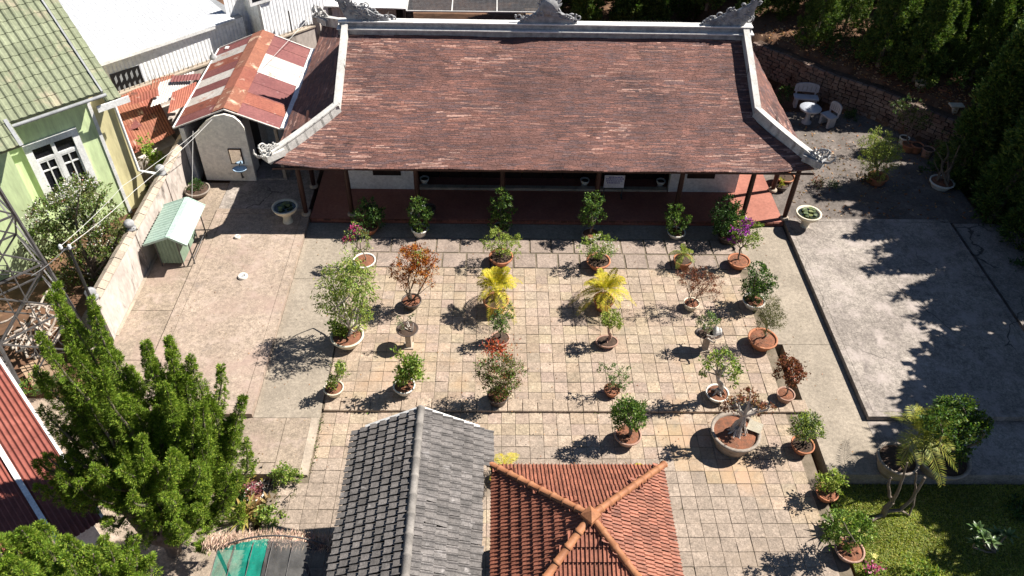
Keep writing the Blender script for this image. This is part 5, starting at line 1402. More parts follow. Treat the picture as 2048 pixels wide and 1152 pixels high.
pedestal_bonsai('bleached deadwood bonsai in a round dark dish on a pedestal at the left', (818, 692), 21, .66, None, [(800, 640, 9), (820, 636, 9), (808, 650, 8)], 170, GREYG)
pedestal_bonsai('green bonsai with a white rock in an oval dark dish on a pedestal', (1409, 698), 27, .62, None, [(1408, 648, 14), (1425, 640, 14), (1412, 632, 11), (1418, 655, 12)], 700, GREEN_M + GREYG, .62, True)
potted('round headed green bonsai in a shallow clay bowl below the left yellow palm', 'bonsai', (1000, 676), 19, .18, 'shallow', m_pink, [(1003, 652, 16), (996, 640, 14), (1012, 640, 13), (1000, 625, 10), (1018, 618, 8)], 1000, .055, .032, GREEN_M + GREYG, tr=.035, name='bonsai', soil=m_dsoil)
potted('ball headed yellow green bonsai with a thick twisted trunk in a shallow oval pot', 'bonsai', (1214, 682), 22, .16, 'shallow', m_pink, [(1224, 636, 19), (1214, 640, 12), (1234, 648, 10)], 1200, .05, .03, GREEN_L + [(.24, .25, .08)], tmode='twist', tr=.05, name='bonsai', roots=4, soil=m_dsoil, sy=.75, tmat=m_pink)
potted('sparse shrub with drooping green tufts in a cream pot by the left kerb', 'potted shrub', (667, 775), 20, .26, 'bowl', m_cream, [(676, 738, 12), (672, 752, 13), (682, 728, 8), (664, 766, 12), (688, 745, 8)], 620, .06, .034, GREEN_M + GREEN_L, tr=.02)
potted('bright green big leaved shrub in a pale bowl, third row left', 'potted shrub', (808, 770), 22, .28, 'bowl', m_wpot, [(820, 728, 18), (812, 742, 18), (830, 745, 16), (802, 712, 10), (838, 728, 9), (800, 755, 12)], 900, .10, .05, GREEN_M + GREEN_L, tr=.03)
potted('mixed croton shrub, red on top and green below, hiding its pot', 'potted shrub', (996, 790), 22, .28, 'tub', m_dpot, [(1000, 728, 26), (1030, 735, 20), (970, 735, 20), (1000, 755, 28), (985, 775, 20), (1020, 765, 20), (1002, 785, 18), (955, 742, 10)], 2600, .085, .024, GREEN_M + OLIVE + REDBR[:2], tr=.03, extra=lambda cw: [(np.array(list(ry(993, 698, cw[0][1]))) + rng.normal(size=(330, 3)) * np.array([.17, .14, .09]), rng.normal(size=(330, 3)) + np.array([0, 0, .7]), .085, .03, palette(330, [(.42, .07, .03), (.30, .05, .03), (.36, .14, .05)]))])
potted('thin grey green shrub in a small clay pot, third row middle', 'potted shrub', (1224, 778), 16, .22, 'bowl', m_terra, [(1225, 742, 14), (1248, 748, 13), (1206, 738, 10), (1236, 764, 15), (1252, 770, 10), (1220, 765, 10)], 620, .055, .03, GREYG + GREEN_M[1:2], tmode='multi', tr=.022)
potted('desert rose bonsai with a swollen pale trunk in a white bowl', 'bonsai', (1435, 785), 23, .24, 'bowl', m_wpot, [(1415, 726, 11), (1432, 715, 11), (1452, 708, 9), (1462, 725, 11), (1470, 742, 13), (1450, 740, 9), (1408, 742, 9), (1465, 758, 9), (1440, 728, 8)], 620, .085, .04, GREEN_L + GREEN_M, tmode='twist', tr=.075, tmat=m_wbark, roots=5, name='bonsai')
potted('red brown leaved shrub in a small cream clay pot by the drain', 'potted shrub', (1572, 787), 18, .24, 'tub', m_pink, [(1580, 735, 20), (1592, 748, 16), (1566, 748, 14), (1578, 720, 12), (1585, 760, 14), (1600, 738, 9)], 800, .08, .045, REDBR, tr=.022)
potted('compact dense green shrub in a pinkish bowl beside the orange roof', 'potted shrub', (1256, 868), 27, .30, 'bowl', m_pink, [(1245, 830, 22), (1268, 828, 22), (1255, 812, 20), (1240, 845, 14), (1275, 845, 15), (1278, 808, 12), (1236, 818, 12)], 2400, .065, .036, GREEN_M + GREEN_D[1:], z0=LZ, tr=.05)
# giant pot with the aerial-rooted fig and the little plate
fig = potted('giant grey pot with a fig of pale aerial roots and sparse rusty leaves', 'bonsai', (1472, 862), 49, .53, 'tub', m_gpot, [(1490, 790, 14), (1512, 800, 13), (1470, 800, 13), (1528, 815, 11), (1500, 775, 10), (1540, 812, 9), (1455, 812, 12), (1515, 822, 9)], 520, .07, .04, REDBR + [(.25, .20, .10), (.30, .14, .06)], z0=LZ, tr=.085, roots=9, tmat=m_wbark, name='bonsai', spread=.25)
mb = MB(); b = gp(1478, 862, LZ + .5)
for i in range(16):
    a = rng.uniform(0, 6.28); e = Vector((math.cos(a), math.sin(a), 0)); mb.tube([b + UP * rng.uniform(.4, .6) + e * .03, b + UP * .25 + e * .09, b + e * .20 - UP * .04], [.018, .016, .02], 5)
mb.build('aerial_root', m_wbark, fig)
q = gp(1510, 853, LZ + .62); MB().obox(q, Vector((.15, -.08, 0)), Vector((.05, .09, .07)), Vector((.004, .008, -.012))).build('plate', m_cream, fig)
potted('light green shrub in a clay bowl on the court edge by the drain', 'potted shrub', (1606, 888), 23, .26, 'bowl', m_terra, [(1602, 845, 18), (1620, 840, 18), (1610, 858, 18), (1632, 855, 14), (1595, 865, 12), (1640, 872, 8), (1618, 868, 12)], 1400, .075, .032, GREYG + GREEN_L, z0=LZ, tr=.03, tmode='multi', soil=m_dsoil)
potted('yellow green shrub in a clay pot at the corner of the lawn', 'potted shrub', (1655, 983), 22, .26, 'bowl', m_terra, [(1648, 965, 14), (1668, 962, 14), (1678, 948, 11), (1660, 975, 14), (1672, 972, 12), (1680, 962, 9)], 620, .07, .04, GREEN_L, z0=LZ, tr=.025)
potted('broad shrub with pale yellow flowers in a pinkish bowl on the lawn edge', 'flowering shrub', (1700, 1098), 29, .28, 'bowl', m_pink, [(1690, 1045, 26), (1715, 1050, 24), (1665, 1050, 20), (1735, 1062, 16), (1690, 1072, 24), (1660, 1075, 16), (1720, 1078, 16), (1680, 1030, 14)], 2300, .07, .036, GREEN_M + GREEN_L[:1], z0=LZ, tr=.035, flowers=([(.62, .55, .18), (.66, .60, .30)], 4, .10, [0, 1, 3, 5]))
# spiky agave in a shallow planter
q = gp(1668, 1062, LZ); t = T('agave', 'spiky agave in a pale square planter between the two lawn edge pots', 'agave', tuple(q))
MB().box(q.x - .26, q.x + .26, q.y - .17, q.y + .17, LZ, LZ + .2).build('planter', m_cap, t); blades(t, q + UP * .2, 16, .5, .06, GREEN_M)
# big basins on the front walk
bz = palm('palm with yellow green fronds in a mossy grey basin on the front walk', (1797, 915), 40, .5, 'tub', m_gpot, 22, 1.05, [(.28, .30, .05), (.35, .33, .06), (.18, .22, .04)], (1838, 868), wid=.28, lw=.0142, droop=.8)
potted('wide dark shrub with bright tips in the largest grey basin on the front walk', 'potted shrub', (1886, 912), 53, .42, 'tub', m_gpot, [(1905, 860, 40), (1935, 850, 36), (1880, 845, 34), (1950, 835, 24), (1925, 815, 26), (1895, 815, 26), (1960, 855, 20), (1875, 870, 26), (1915, 910, 26), (1928, 925, 14)], 5200, .075, .042, GREEN_D + GREEN_M[:2] + [(.14, .17, .03)], tr=.08, spread=.35, soil=m_dsoil)
# bird-bath planters either side of the veranda
for (bx, by, lb) in ((577, 447, 'cream pedestal bowl of dark water plants left of the veranda, in shade'), (1606, 459, 'cream pedestal bowl of water plants right of the veranda, in full sun')):
    b = gp(bx, by, .06 if bx < 1000 else 0); z = b.z; t = T('pedestal_planter', lb, 'planter', tuple(b), 'pedestal planters'); r = .40
    MB().lathe([(0, 0), (.22, 0), (.22, .04), (.15, .10), (.13, .26), (.17, .42), (.2, .46)], 22, (b.x, b.y, z)).build('pedestal', m_cream, t)
    MB().lathe([(.0, .461), (.22, .461), (.36, .56), (r, .66), (r + .02, .70), (r - .04, .70), (r - .06, .64), (.25, .57), (0, .56)], 28, (b.x, b.y, z)).build('bowl', m_cream, t)
    MB().lathe([(0, .0), (r - .06, .0)], 24, (b.x, b.y, z + .655)).build('water', m_water, t)
    for k in range(16):
        a, q = rng.uniform(0, 6.28), rng.uniform(.03, .27); c = (b.x + math.cos(a) * q, b.y + math.sin(a) * q, z + .665 + .004 * k)
        v = [(c[0] + math.cos(s * .7) * .07, c[1] + math.sin(s * .7) * .07, c[2] + rng.uniform(0, .03)) for s in range(9)]
        MB().add(v, [tuple(range(9))], tuple(palette(1, GREYG + [(.22, .24, .10)])[0])).build('floating_leaf', m_leaf, t)
# round low planters
def ring_planter(label, px, py, rr, h, mat, z0, cl=None, n=0, cols=None, **kw):
    return potted(label, 'planter', (px, py), rr, h, 'shallow', mat, cl or [], n, .06, .03, cols or GREEN_D, z0=z0, name='round_planter', soil=m_dsoil, **kw)
ring_planter('wide low round planter of dark leaves in the shade by the outbuilding', 394, 377, 24, .22, m_gpot, .085, [(388, 374, 12), (402, 376, 11), (394, 368, 10)], 500, GREEN_D, tr=.02)
potted('thin open tree on a ridged trunk in a white ring planter at the far right', 'potted tree', (1885, 362), 23, .25, 'shallow', m_wpot, [(1895, 300, 24), (1875, 305, 20), (1915, 310, 20), (1890, 280, 18), (1920, 290, 16), (1868, 320, 12), (1900, 325, 14)], 900, .06, .026, GREEN_D + OLIVE, tmode='multi', tr=.11, spread=.3)
potted('round yellow green bush standing in the dappled shade right of the house', 'potted shrub', (1757, 352), 20, .3, 'tub', m_terra, [(1757, 300, 30), (1738, 290, 24), (1778, 292, 24), (1745, 320, 26), (1772, 318, 26), (1757, 272, 18), (1757, 338, 24), (1735, 315, 18), (1785, 308, 16)], 4200, .07, .022, GREEN_L + [(.22, .24, .06)], tr=.05, spread=.35)
potted('loose olive green shrub in the shade before the retaining wall', 'potted shrub', (1820, 288), 14, .3, 'tub', m_terra, [(1830, 240, 24), (1810, 225, 20), (1845, 225, 20), (1795, 215, 16), (1825, 205, 16), (1850, 245, 14)], 1300, .06, .03, OLIVE + GREEN_D, tr=.03, spread=.3)
for px, py, rr, mt, lb in ((1810, 274, 10, m_wpot, 'small white pot among the clay pots under the olive shrub'), (1836, 289, 12, m_terra, 'left reddish clay pot standing in deep shade at the right'), (1858, 297, 12, m_pink, 'right dusty clay pot standing in deep shade at the right'), (1570, 352, 20, m_terra, 'big dark red pot behind the right end of the veranda')):
    potted(lb, 'pot', (px, py), rr, .34, 'tub', mt, [], 0, 0, 0, None, name='clay_pot', soil=m_dsoil)
potted('yellow leaved seedling in a dark pot at the right end of the veranda', 'potted plant', (1563, 368), 16, .22, 'tub', m_dpot, [(1561, 366, 8), (1568, 370, 7)], 120, .08, .045, [(.40, .38, .06), (.30, .32, .06)], soil=m_dsoil, tr=.012, name='potted_plant')
# low dry plants lying along the right edge of the house and small bushes in the dark corner
for i, (px, py, r, n, cols, lb) in enumerate(((1640, 372, 12, 260, REDBR + GREYG, 'low purplish ground plant beside the right end of the veranda'), (1668, 378, 11, 240, GREYG, 'low greyish ground plant beside the right end of the veranda'), (1735, 362, 16, 420, REDBR + GREEN_D, 'dark reddish low shrub at the foot of the yellow green bush'),
       (1700, 236, 18, 500, GREEN_D, 'dark clump of leaves at the foot of the retaining wall'), (1745, 228, 18, 500, GREEN_D, 'dark grassy clump before the retaining wall blocks'), (1575, 200, 22, 700, GREEN_D, 'dark bush behind the stone bench'))):
    q = gp(px, py, 0); t = T('ground_shrub', lb, 'shrub', tuple(q)); r_ = r * mpp(q); cw = [(q.x + rng.normal(0, r_ * .4), q.y + rng.normal(0, r_ * .4), r_ * .5, r_ * .7) for k in range(4)]
    trunk(t, q, cw, .015, m_bark, 'multi', name='stem'); crown('foliage', m_leaf, t, cw, n, .07, .03, cols)
# ornaments on top of the retaining wall
q = gp(1838, 178, 1.25); t = T('ceramic_ring_pot', 'cream ceramic pot lying among leaves on the retaining wall top', 'pot', tuple(q))
MB().lathe([(.0, 0), (.14, 0), (.20, .12), (.22, .24), (.25, .28), (.25, .32), (.20, .32), (.17, .22), (0, .1)], 20, tuple(q)).build('body', m_cream, t)
q = gp(1882, 186, 1.3); t = T('terracotta_ball_pot', 'small terracotta pot on sunlit earth on the retaining wall top', 'pot', tuple(q))
MB().lathe([(0, 0), (.12, 0), (.16, .1), (.17, .2), (.14, .21), (.12, .1), (0, .08)], 16, tuple(q)).build('body', m_terra, t)
q = gp(1908, 222, 1.2); t = T('stone_stool', 'little cream stone table on a square foot by the retaining wall top', 'stone table', tuple(q))
MB().box(q.x - .09, q.x + .09, q.y - .09, q.y + .09, -.05 + q.z, q.z + .22).build('foot', m_cream, t); MB().box(q.x - .25, q.x + .25, q.y - .15, q.y + .15, q.z + .221, q.z + .27).build('top', m_cream, t)
# ceramic discs on the left slab
for px, py, r, lb in ((475, 475, .09, 'smaller white ring of a ceramic disc on the left slab'), (486, 554, .145, 'larger white ring of a ceramic disc on the left slab')):
    q = gp(px, py, .15); t = T('ceramic_disc', lb, 'disc', tuple(q), 'discs on the left slab')
    MB().lathe([(r, 0), (r, .05), (r * .85, .075), (r * .45, .06), (r * .42, .03), (0, .03)], 22, (q.x, q.y, .15)).build('ring', m_wpot, t)
    MB().lathe([(r * .4, .031), (r * .3, .04), (0, .042)], 14, (q.x, q.y, .15)).build('centre', m_gmetal, t)

# ================================================================== rockery bed bottom left
q = gp(575, 985, -.3); 
potted('low leafy plant in a cream bowl at the corner of the front walk', 'potted shrub', (578, 962), 26, .35, 'bowl', m_cream, [(570, 948, 20), (585, 950, 16), (555, 955, 14), (565, 938, 12)], 1100, .055, .03, GREEN_M + GREEN_L, z0=-.45, tr=.02)
potted('pot of pale deadwood roots in the rockery, right one', 'bonsai', (570, 1000), 24, .3, 'bowl', m_cream, [(552, 990, 8), (588, 985, 7)], 60, .05, .03, OLIVE, z0=-.45, tr=.03, tmat=m_wbark, roots=8, tmode='multi', name='bonsai')
potted('pink tinged pot of roots in the rockery, left one', 'bonsai', (508, 985), 20, .3, 'bowl', m_wpot, [(500, 972, 9), (514, 975, 8)], 120, .06, .04, [(.35, .12, .16), (.25, .10, .10)], z0=-.45, tr=.03, tmat=m_wbark, roots=6, tmode='multi', name='bonsai')
dw = T('driftwood', 'tangle of bleached driftwood in the rockery', 'driftwood', tuple(gp(535, 970, -.45)))
mb = MB(); b = gp(535, 975, -.4)
for i in range(26):
    a = rng.uniform(0, 6.28); l_ = rng.uniform(.25, .6); e = Vector((math.cos(a), math.sin(a), rng.uniform(.1, .9))).normalized(); branchy(mb, b + Vector((rng.normal(0, .12), rng.normal(0, .1), .1)), b + e * l_, .025, .006, .2, 5, 5)
mb.build('branch', m_drift, dw)
for px, py, l_, cols, lb in ((487, 985, .42, [(.36, .28, .06), (.26, .22, .06), (.30, .14, .05)], 'yellowish bromeliad rosette, upper left in the rockery'), (490, 1030, .50, [(.40, .32, .09), (.30, .27, .08)], 'large yellow bromeliad rosette, lowest in the rockery'), (510, 1018, .36, [(.30, .17, .07), (.22, .15, .06)], 'brownish bromeliad rosette in the middle of the rockery'), (540, 1008, .34, [(.34, .25, .12), (.40, .34, .18)], 'pale dry rosette beside the root pots'), (520, 945, .4, [(.22, .17, .04), (.28, .18, .06)], 'upright bronze rosette behind the driftwood')):
    q = gp(px, py, -.2); t = T('bromeliad', lb, 'bromeliad', (q.x, q.y, -.45)); blades(t, q - UP * .05, 22, l_ * 1.25, .085, cols, el=(.1, 1.3))
for px, py, r, n, cols, lb in ((545, 1032, 22, 900, GREEN_M + GREEN_L, 'bright green bush in the lower rockery by the thatch'), (500, 935, 18, 700, GREEN_M, 'small juniper like bush between the big juniper and the rockery'), (470, 1000, 24, 700, GREEN_D, 'dark undergrowth bush at the foot of the big juniper'), (105, 770, 26, 700, GREEN_D + OLIVE, 'dark bush beside the plank crate at the left'), (60, 780, 22, 500, GREEN_M + REDBR[:1], 'small bush with red leaves at the left edge')):
    q = gp(px, py, -.2); t = T('garden_bush', lb, 'bush', (q.x, q.y, -.45)); r_ = r * mpp(q); cw = [(q.x + rng.normal(0, r_ * .5), q.y + rng.normal(0, r_ * .4), -.2 + rng.uniform(0, r_ * .8), r_ * .65) for k in range(6)]
    trunk(t, (q.x, q.y, -.45), cw, .02, m_bark, 'multi', name='stem'); crown('foliage', m_leaf, t, cw, n, .07, .038, cols)
# pile of bleached roots under the mast, plank crate
t = T('root_pile', 'heap of bleached dead roots and branches under the lattice mast', 'root pile', (*gp(75, 670, 0).xy, -.4)); c = gp(75, 672, 0)
for i in range(46):
    mb = MB(); a = rng.uniform(0, 3.14); l_ = rng.uniform(.35, .9); p = c + Vector((rng.normal(0, .55), rng.normal(0, .5), rng.uniform(-.3, .45))); e = Vector((math.cos(a), math.sin(a), rng.normal(0, .3))).normalized()
    branchy(mb, p - e * l_ / 2, p + e * l_ / 2, rng.uniform(.03, .06), .012, .25, 5, 5); mb.build('root', m_drift, t)
t = T('plank_crate', 'low broken crate of orange brown planks left of the juniper', 'crate', (*gp(80, 750, -.2).xy, -.45)); c = gp(82, 745, -.1)
for i in range(6): MB().obox(c + D1 * (i * .12 - .3) + UP * .1, D1 * .05, N1 * .42, UP * .015).build('plank', m_plank, t)
for sx in (-1, 1): MB().obox(c + N1 * .36 * sx - UP * .14, D1 * .36, N1 * .02, UP * .2).build('plank', m_plank, t)
for k in range(4):
    q = gp((30, 150, 205, 190)[k], (740, 850, 640, 655)[k], -.3); mb = MB()
# flat stones / slabs in the left bed
for i, (px, py, a, b_) in enumerate(((62, 825, .8, .45), (110, 850, .9, .6), (205, 640, .6, .35), (190, 655, .5, .3), (140, 880, .5, .4))):
    q = gp(px, py, -.38); tag(MB().box(q.x - a, q.x + a, q.y - b_, q.y + b_, -.6, -.36 + .012 * i).build('stone_slab', m_conc), ('large pale stone slab by the red roofed shed, nearest the left edge', 'second pale stone slab towards the juniper', 'shaded slab behind the end of the garden wall', 'smaller shaded slab at the wall end', 'small slab partly under the juniper')[i], 'stone slab')
tag(MB().box(-10.1, -5.5, 7.9, 10.4, -.6, -.42).build('bed_floor', m_conc, kind='structure'), 'x', 'x'); o = bpy.data.objects['bed_floor']; del o['label'], o['category']
# ================================================================== trees
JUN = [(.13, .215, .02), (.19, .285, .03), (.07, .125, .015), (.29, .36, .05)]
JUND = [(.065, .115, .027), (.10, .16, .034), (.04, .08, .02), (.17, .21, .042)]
def joined(name, mat, root, sets):
    off = np.array(wloc(root)); V = []; Q = []; C = []; k = 0
    for s in sets:
        v, q, c = leaves(*s); V.append(v); Q.append(q + k); C.append(c); k += len(v)
    return np_mesh(name, np.concatenate(V) - off, np.concatenate(Q), mat, root, np.concatenate(C))
def juniper(label, base, tips, L=.05, Wd=.012, cols=JUN, dens=1., hlean=1.0, cat='conifer'):
    root = T('juniper_tree', label, cat, tuple(base)); base = Vector(base); mb = MB(); sets = []
    for (px, py, dy, rad, ln) in tips:
        tip = ry(px, py, base.y + dy); rad_ = rad
        subs = [(0., 0., 0., 1.)] + [(math.cos(q) * rad * 1.15, math.sin(q) * rad * 1.15, -rng.uniform(.25, .8) * min(ln, 1.6) * .5, .8) for q in (rng.uniform(0, 6.28) + np.arange(3) * 2.1)]
        for k, (ox, oy, oz, kk) in enumerate(subs):
            tp = tip + Vector((ox, oy, oz)); l2 = max(.7, ln * (.95 if k == 0 else .75)); r2 = rad * (.42 if k == 0 else .31)
            foot = Vector((base.x + (tp.x - base.x) * .62, base.y + (tp.y - base.y) * .62, max(base.z + .25, tp.z - l2))); out = Vector((tp.x - foot.x, tp.y - foot.y, 0)); path = [foot]
            for i in range(1, 7):
                t = i / 6; path.append(foot + out * (t ** .42) + UP * (tp.z - foot.z) * t + Vector((math.sin(t * 5 + px + k) * .07, math.cos(t * 4 + py + k) * .07, 0)))
            sets.append(plume_leaves(path, r2, int(520 * r2 * l2 * dens) + 20, 29, L, Wd, cols, None, .058))
            if k == 0: branchy(mb, base + UP * .1, foot, .09, .05, .06, 4, 6)
            mb.tube(path, [.04 - .005 * i for i in range(7)], 5)
    mb.tube([base - UP * .2, base + UP * 1.2, base + UP * 2.6], [.16, .13, .09], 8)
    mb.build('trunk', m_bark, root); joined('crown', m_needle, root, sets); return root
rng = np.random.default_rng(23)
jb = gp(345, 1095, -.2)
tips = [(112, 583, .1, .40, 4.2), (150, 690, -.1, .50, 2.8), (205, 760, .1, .55, 2.8), (285, 683, .25, .42, 3.3), (330, 712, .35, .40, 3.0), (372, 735, .5, .42, 2.8), (250, 790, -.2, .55, 2.4), (420, 790, .5, .42, 2.4), (456, 836, .6, .30, 1.9), (310, 820, -.1, .55, 2.2), (385, 850, .2, .50, 2.0),
        (170, 850, -.5, .50, 2.0), (100, 912, -.7, .30, 1.0), (112, 962, -.8, .30, .9), (150, 905, -.6, .38, 1.2), (235, 900, -.6, .45, 1.6), (250, 935, -1.0, .34, 1.2), (330, 925, -.9, .36, 1.4), (240, 1008, -1.1, .32, .8), (430, 905, .3, .40, 1.6), (400, 950, -.3, .42, 1.4), (350, 1000, -.8, .40, 1.1), (300, 1030, -1.0, .36, .8), (445, 985, .1, .36, 1.1), (395, 1035, -.5, .38, .8), (180, 960, -.9, .34, .9), (130, 760, -.2, .42, 1.8), (345, 780, .2, .45, 2.2)]
juniper('huge bright green juniper with many flame shaped plumes at the left', jb, tips, dens=1.25)
b2 = Vector((-6.6, 5.4, -.4))
juniper('bright juniper with rounded plumes cut by the bottom left corner of the picture', b2, [(10, 1075, .2, .38, 1.6), (60, 1085, .3, .36, 1.6), (-40, 1070, 0, .4, 1.6), (110, 1125, .1, .34, 1.2), (160, 1105, .3, .30, 1.3), (195, 1092, .5, .26, 1.3), (232, 1100, .5, .26, 1.2), (262, 1108, .6, .24, 1.0), (40, 1130, -.2, .4, 1.2), (130, 1150, -.1, .36, 1.0), (210, 1140, .2, .32, .9)], dens=1.3)
# shared wood conifers
def wood_tree(h, n, seed, slim=1.):
    r = T('wood_conifer', 'x', 'conifer', (0, 0, 0), 'dark conifers of the wooded bank'); sets = []; mb = MB()
    mb.tube([(0, 0, -.4), (.05, 0, h * .5), (0, 0, h * .92)], [.15, .10, .03], 7); mb.build('trunk', m_bark, r)
    for i in range(n):
        t = i / n; a = i * 2.4; z0 = h * (.0 + .74 * t); rr = (1.45 * (1 - t) + .22) * h / 7 * slim
        foot = Vector((math.cos(a) * .1, math.sin(a) * .1, z0)); tip = Vector((math.cos(a) * rr, math.sin(a) * rr, z0 + h * (.15 + .10 * t)))
        if i == n - 1: tip = Vector((0, 0, h))
        out = Vector((tip.x - foot.x, tip.y - foot.y, 0))
        path = [foot + out * (k / 5) ** .65 + UP * (tip.z - foot.z) * (k / 5) ** 1.3 for k in range(6)]
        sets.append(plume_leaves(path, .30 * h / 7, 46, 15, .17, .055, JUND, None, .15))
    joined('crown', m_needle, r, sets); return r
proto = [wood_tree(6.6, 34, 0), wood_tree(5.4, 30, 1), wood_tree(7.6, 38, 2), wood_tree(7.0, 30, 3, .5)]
spots = []
def wood(x, y, s, k): spots.append((x, y, s, k))
for i in range(60):
    pass
rr_ = np.random.default_rng(3)
# on the bank, in view
grid = []
for gx in np.arange(2.5, 34, 1.75):
    for gy in np.arange(27.5, 47, 1.9):
        x = gx + rr_.uniform(-.6, .6); y = gy + rr_.uniform(-.6, .6)
        a = Vector((11.0, 31.4)); d = (Vector((21.0, 21.0)) - a).normalized(); nrm = Vector((-d.y, d.x)); s = (Vector((x, y)) - a).dot(nrm)
        if (x > 10 and s < 1.0) or (x <= 10 and y < 34.6 + (1.2 if x < 4 else 0)): continue
        if x < 9 and y > 44: continue
        grid.append((x, y))
for gx, gy in ((18.9, 26.0), (20.8, 24.2), (20.2, 27.5), (22.6, 25.2), (22.4, 22.6), (24.3, 27.2), (17.4, 28.2), (24.6, 23.2), (27.0, 25.2)): grid.append((gx, gy))
for x, y in grid: wood(x, y, rr_.uniform(.5, .78), int(rr_.integers(0, 3)))
# the row along the right edge of the yard, outside the frame, whose spires throw the shadows on the slab
ROW = ((19.2, 22.8, 1.0, 3), (18.2, 21.1, 1.0, 3), (18.6, 19.5, 1.0, 3), (19.0, 18.3, .98, 3), (19.3, 20.4, 1.0, 3), (19.6, 21.9, 1., 3), (20.3, 19.3, 1., 0), (20.4, 21.0, 1., 1), (20.6, 22.8, 1., 0), (20.2, 17.6, 1.0, 3), (21.6, 18.2, 1., 2), (22., 20.2, 1., 2), (22.2, 22., 1., 0), (21.0, 24.6, 1., 0), (19.8, 26, .9, 1), (20.6, 16.6, .9, 1), (23.4, 24., 1., 2))
ROW += ((18.6, 17.2, .95, 3), (18.0, 23.4, .95, 3), (19.4, 17.6, 1., 3), (20.0, 18.6, 1., 3), (21.4, 19.4, 1.05, 2), (21.8, 21.2, 1.05, 2), (21.0, 23.0, 1.05, 2), (20.6, 15.8, .95, 3))
for x, y, s, k in [(x - (1.15 if k == 3 else .8), y, s * (1.04 if k == 3 else 1.), k) for x, y, s, k in ROW]:
    wood(x, y, s, k)
for i, (x, y, s, k) in enumerate(spots):
    if i < 4: r = proto[i]; k = i
    if i < 4: pass
    else: r = copy_tree(proto[k])
    r.location = (x, y, bank(x, y)); r.scale = (s, s, s * rr_.uniform(.95, 1.1)); r.rotation_euler = (0, 0, rr_.uniform(0, 6.28))
    r['label'] = 'dark shaggy conifer standing among others in the wood behind the retaining wall' if (y > 25.5 or x > 20) else 'tall spired conifer in the row along the right side of the yard'
    r['group'] = 'dark conifers of the wooded bank' if (y > 25.5 or x > 20) else 'conifers along the right side of the yard'
# broadleaf tree outside the right edge throwing the round shadow
def broadleaf(label, base, cl, n, L, Wd, cols, r=.16, name='broadleaf_tree', cat='tree'):
    t = T(name, label, cat, tuple(base)); trunk(t, base, cl, r, m_bark); crown('crown', m_leaf, t, cl, n, L, Wd, cols, shell=.2); return t
broadleaf('broad round headed tree just outside the right edge beside the front walk', (18.4, 11.4, 0), [(18.7, 15.2, 5.5, 1.7), (17.6, 13.8, 5.5, 1.7), (16.3, 12.7, 5.5, 1.3), (15.1, 12.35, 5.5, .6), (17.2, 11.2, 5.5, 1.2), (16.9, 9.7, 5.5, .8), (18.4, 11.6, 5.6, 2.0), (18.6, 8.6, 5.5, 1.9), (17.7, 7.9, 5.5, 1.3), (17.0, 6.7, 5.4, .8), (20., 13.4, 5.8, 2.), (20.2, 10.6, 5.8, 1.9)], 34000, .36, .24, GREEN_M)
# undergrowth on the bank and in the dark corner
for i, (x, y, r_, cols, lb) in enumerate(((14.5, 30.2, .8, GREEN_D, 'dark undergrowth bush on the bank above the table'), (16.6, 28.6, .7, GREEN_D, 'dark undergrowth bush on the bank above the middle of the wall'), (18.6, 26.8, .8, GREEN_M, 'bush on the bank above the round ceramic pot'), (17.6, 22.6, .6, GREEN_D, 'dark shrub at the far right behind the ring planter'), (17.2, 20.6, .55, GREEN_D + OLIVE, 'dark low shrub at the right edge beside the slab'), (16.6, 18.6, .5, GREEN_D, 'low dark shrub right of the slab, nearer the camera'), (16.2, 23.8, .5, GREEN_D, 'small dark shrub below the retaining wall at the far right'),
        (13.2, 9.9, .35, GREEN_D, 'low dark shrub under the front walk edge in the lawn shade'), (13.9, 7.6, .5, GREEN_D, 'dark shrub at the right edge of the lawn'))):
    z = bank(x, y) if y > 11 else -.4; z = max(z, -.4) if y > 21 else z; t = T('undergrowth_bush', lb, 'bush', (x, y, z)); cw = [(x + rng.normal(0, r_ * .6), y + rng.normal(0, r_ * .5), z + rng.uniform(.2, .9) * r_, r_ * .6) for k in range(6)]
    trunk(t, (x, y, z), cw, .02, m_bark, 'multi', name='stem'); crown('foliage', m_leaf, t, cw, 900, .10, .05, cols)
# fallen leaves on the wall top and in the corner: countless
n = 2600; P = []
for i in range(n):
    t = rng.uniform(0, 1); a = Vector((11.5, 31.4)).lerp(Vector((20, 22.8)), t); x = a.x + rng.uniform(-.2, 1.6); y = a.y + rng.uniform(-.1, 1.6); P.append((x, y, bank(x, y) + .03))
for i in range(900): x, y = rng.uniform(10, 17), rng.uniform(20.8, 28); P.append((x, y, .012))
for i in range(620): x, y = rng.uniform(-9, 9), rng.uniform(10.8, 19.5); P.append((x, y, .156 if (x < -6.1 and y > 12.4) else .012))
P = np.array(P); n = len(P); D = rng.normal(size=(n, 3)) * np.array([1, 1, .25])
v, q, c = leaves(P, D, np.where(np.arange(n) < 3500, .12, .05), np.where(np.arange(n) < 3500, .05, .025), palette(n, [(.30, .12, .05), (.40, .22, .10), (.22, .10, .05), (.50, .36, .22)]))
np_mesh('fallen_leaf', v, q, m_leaf, None, c, 'stuff')
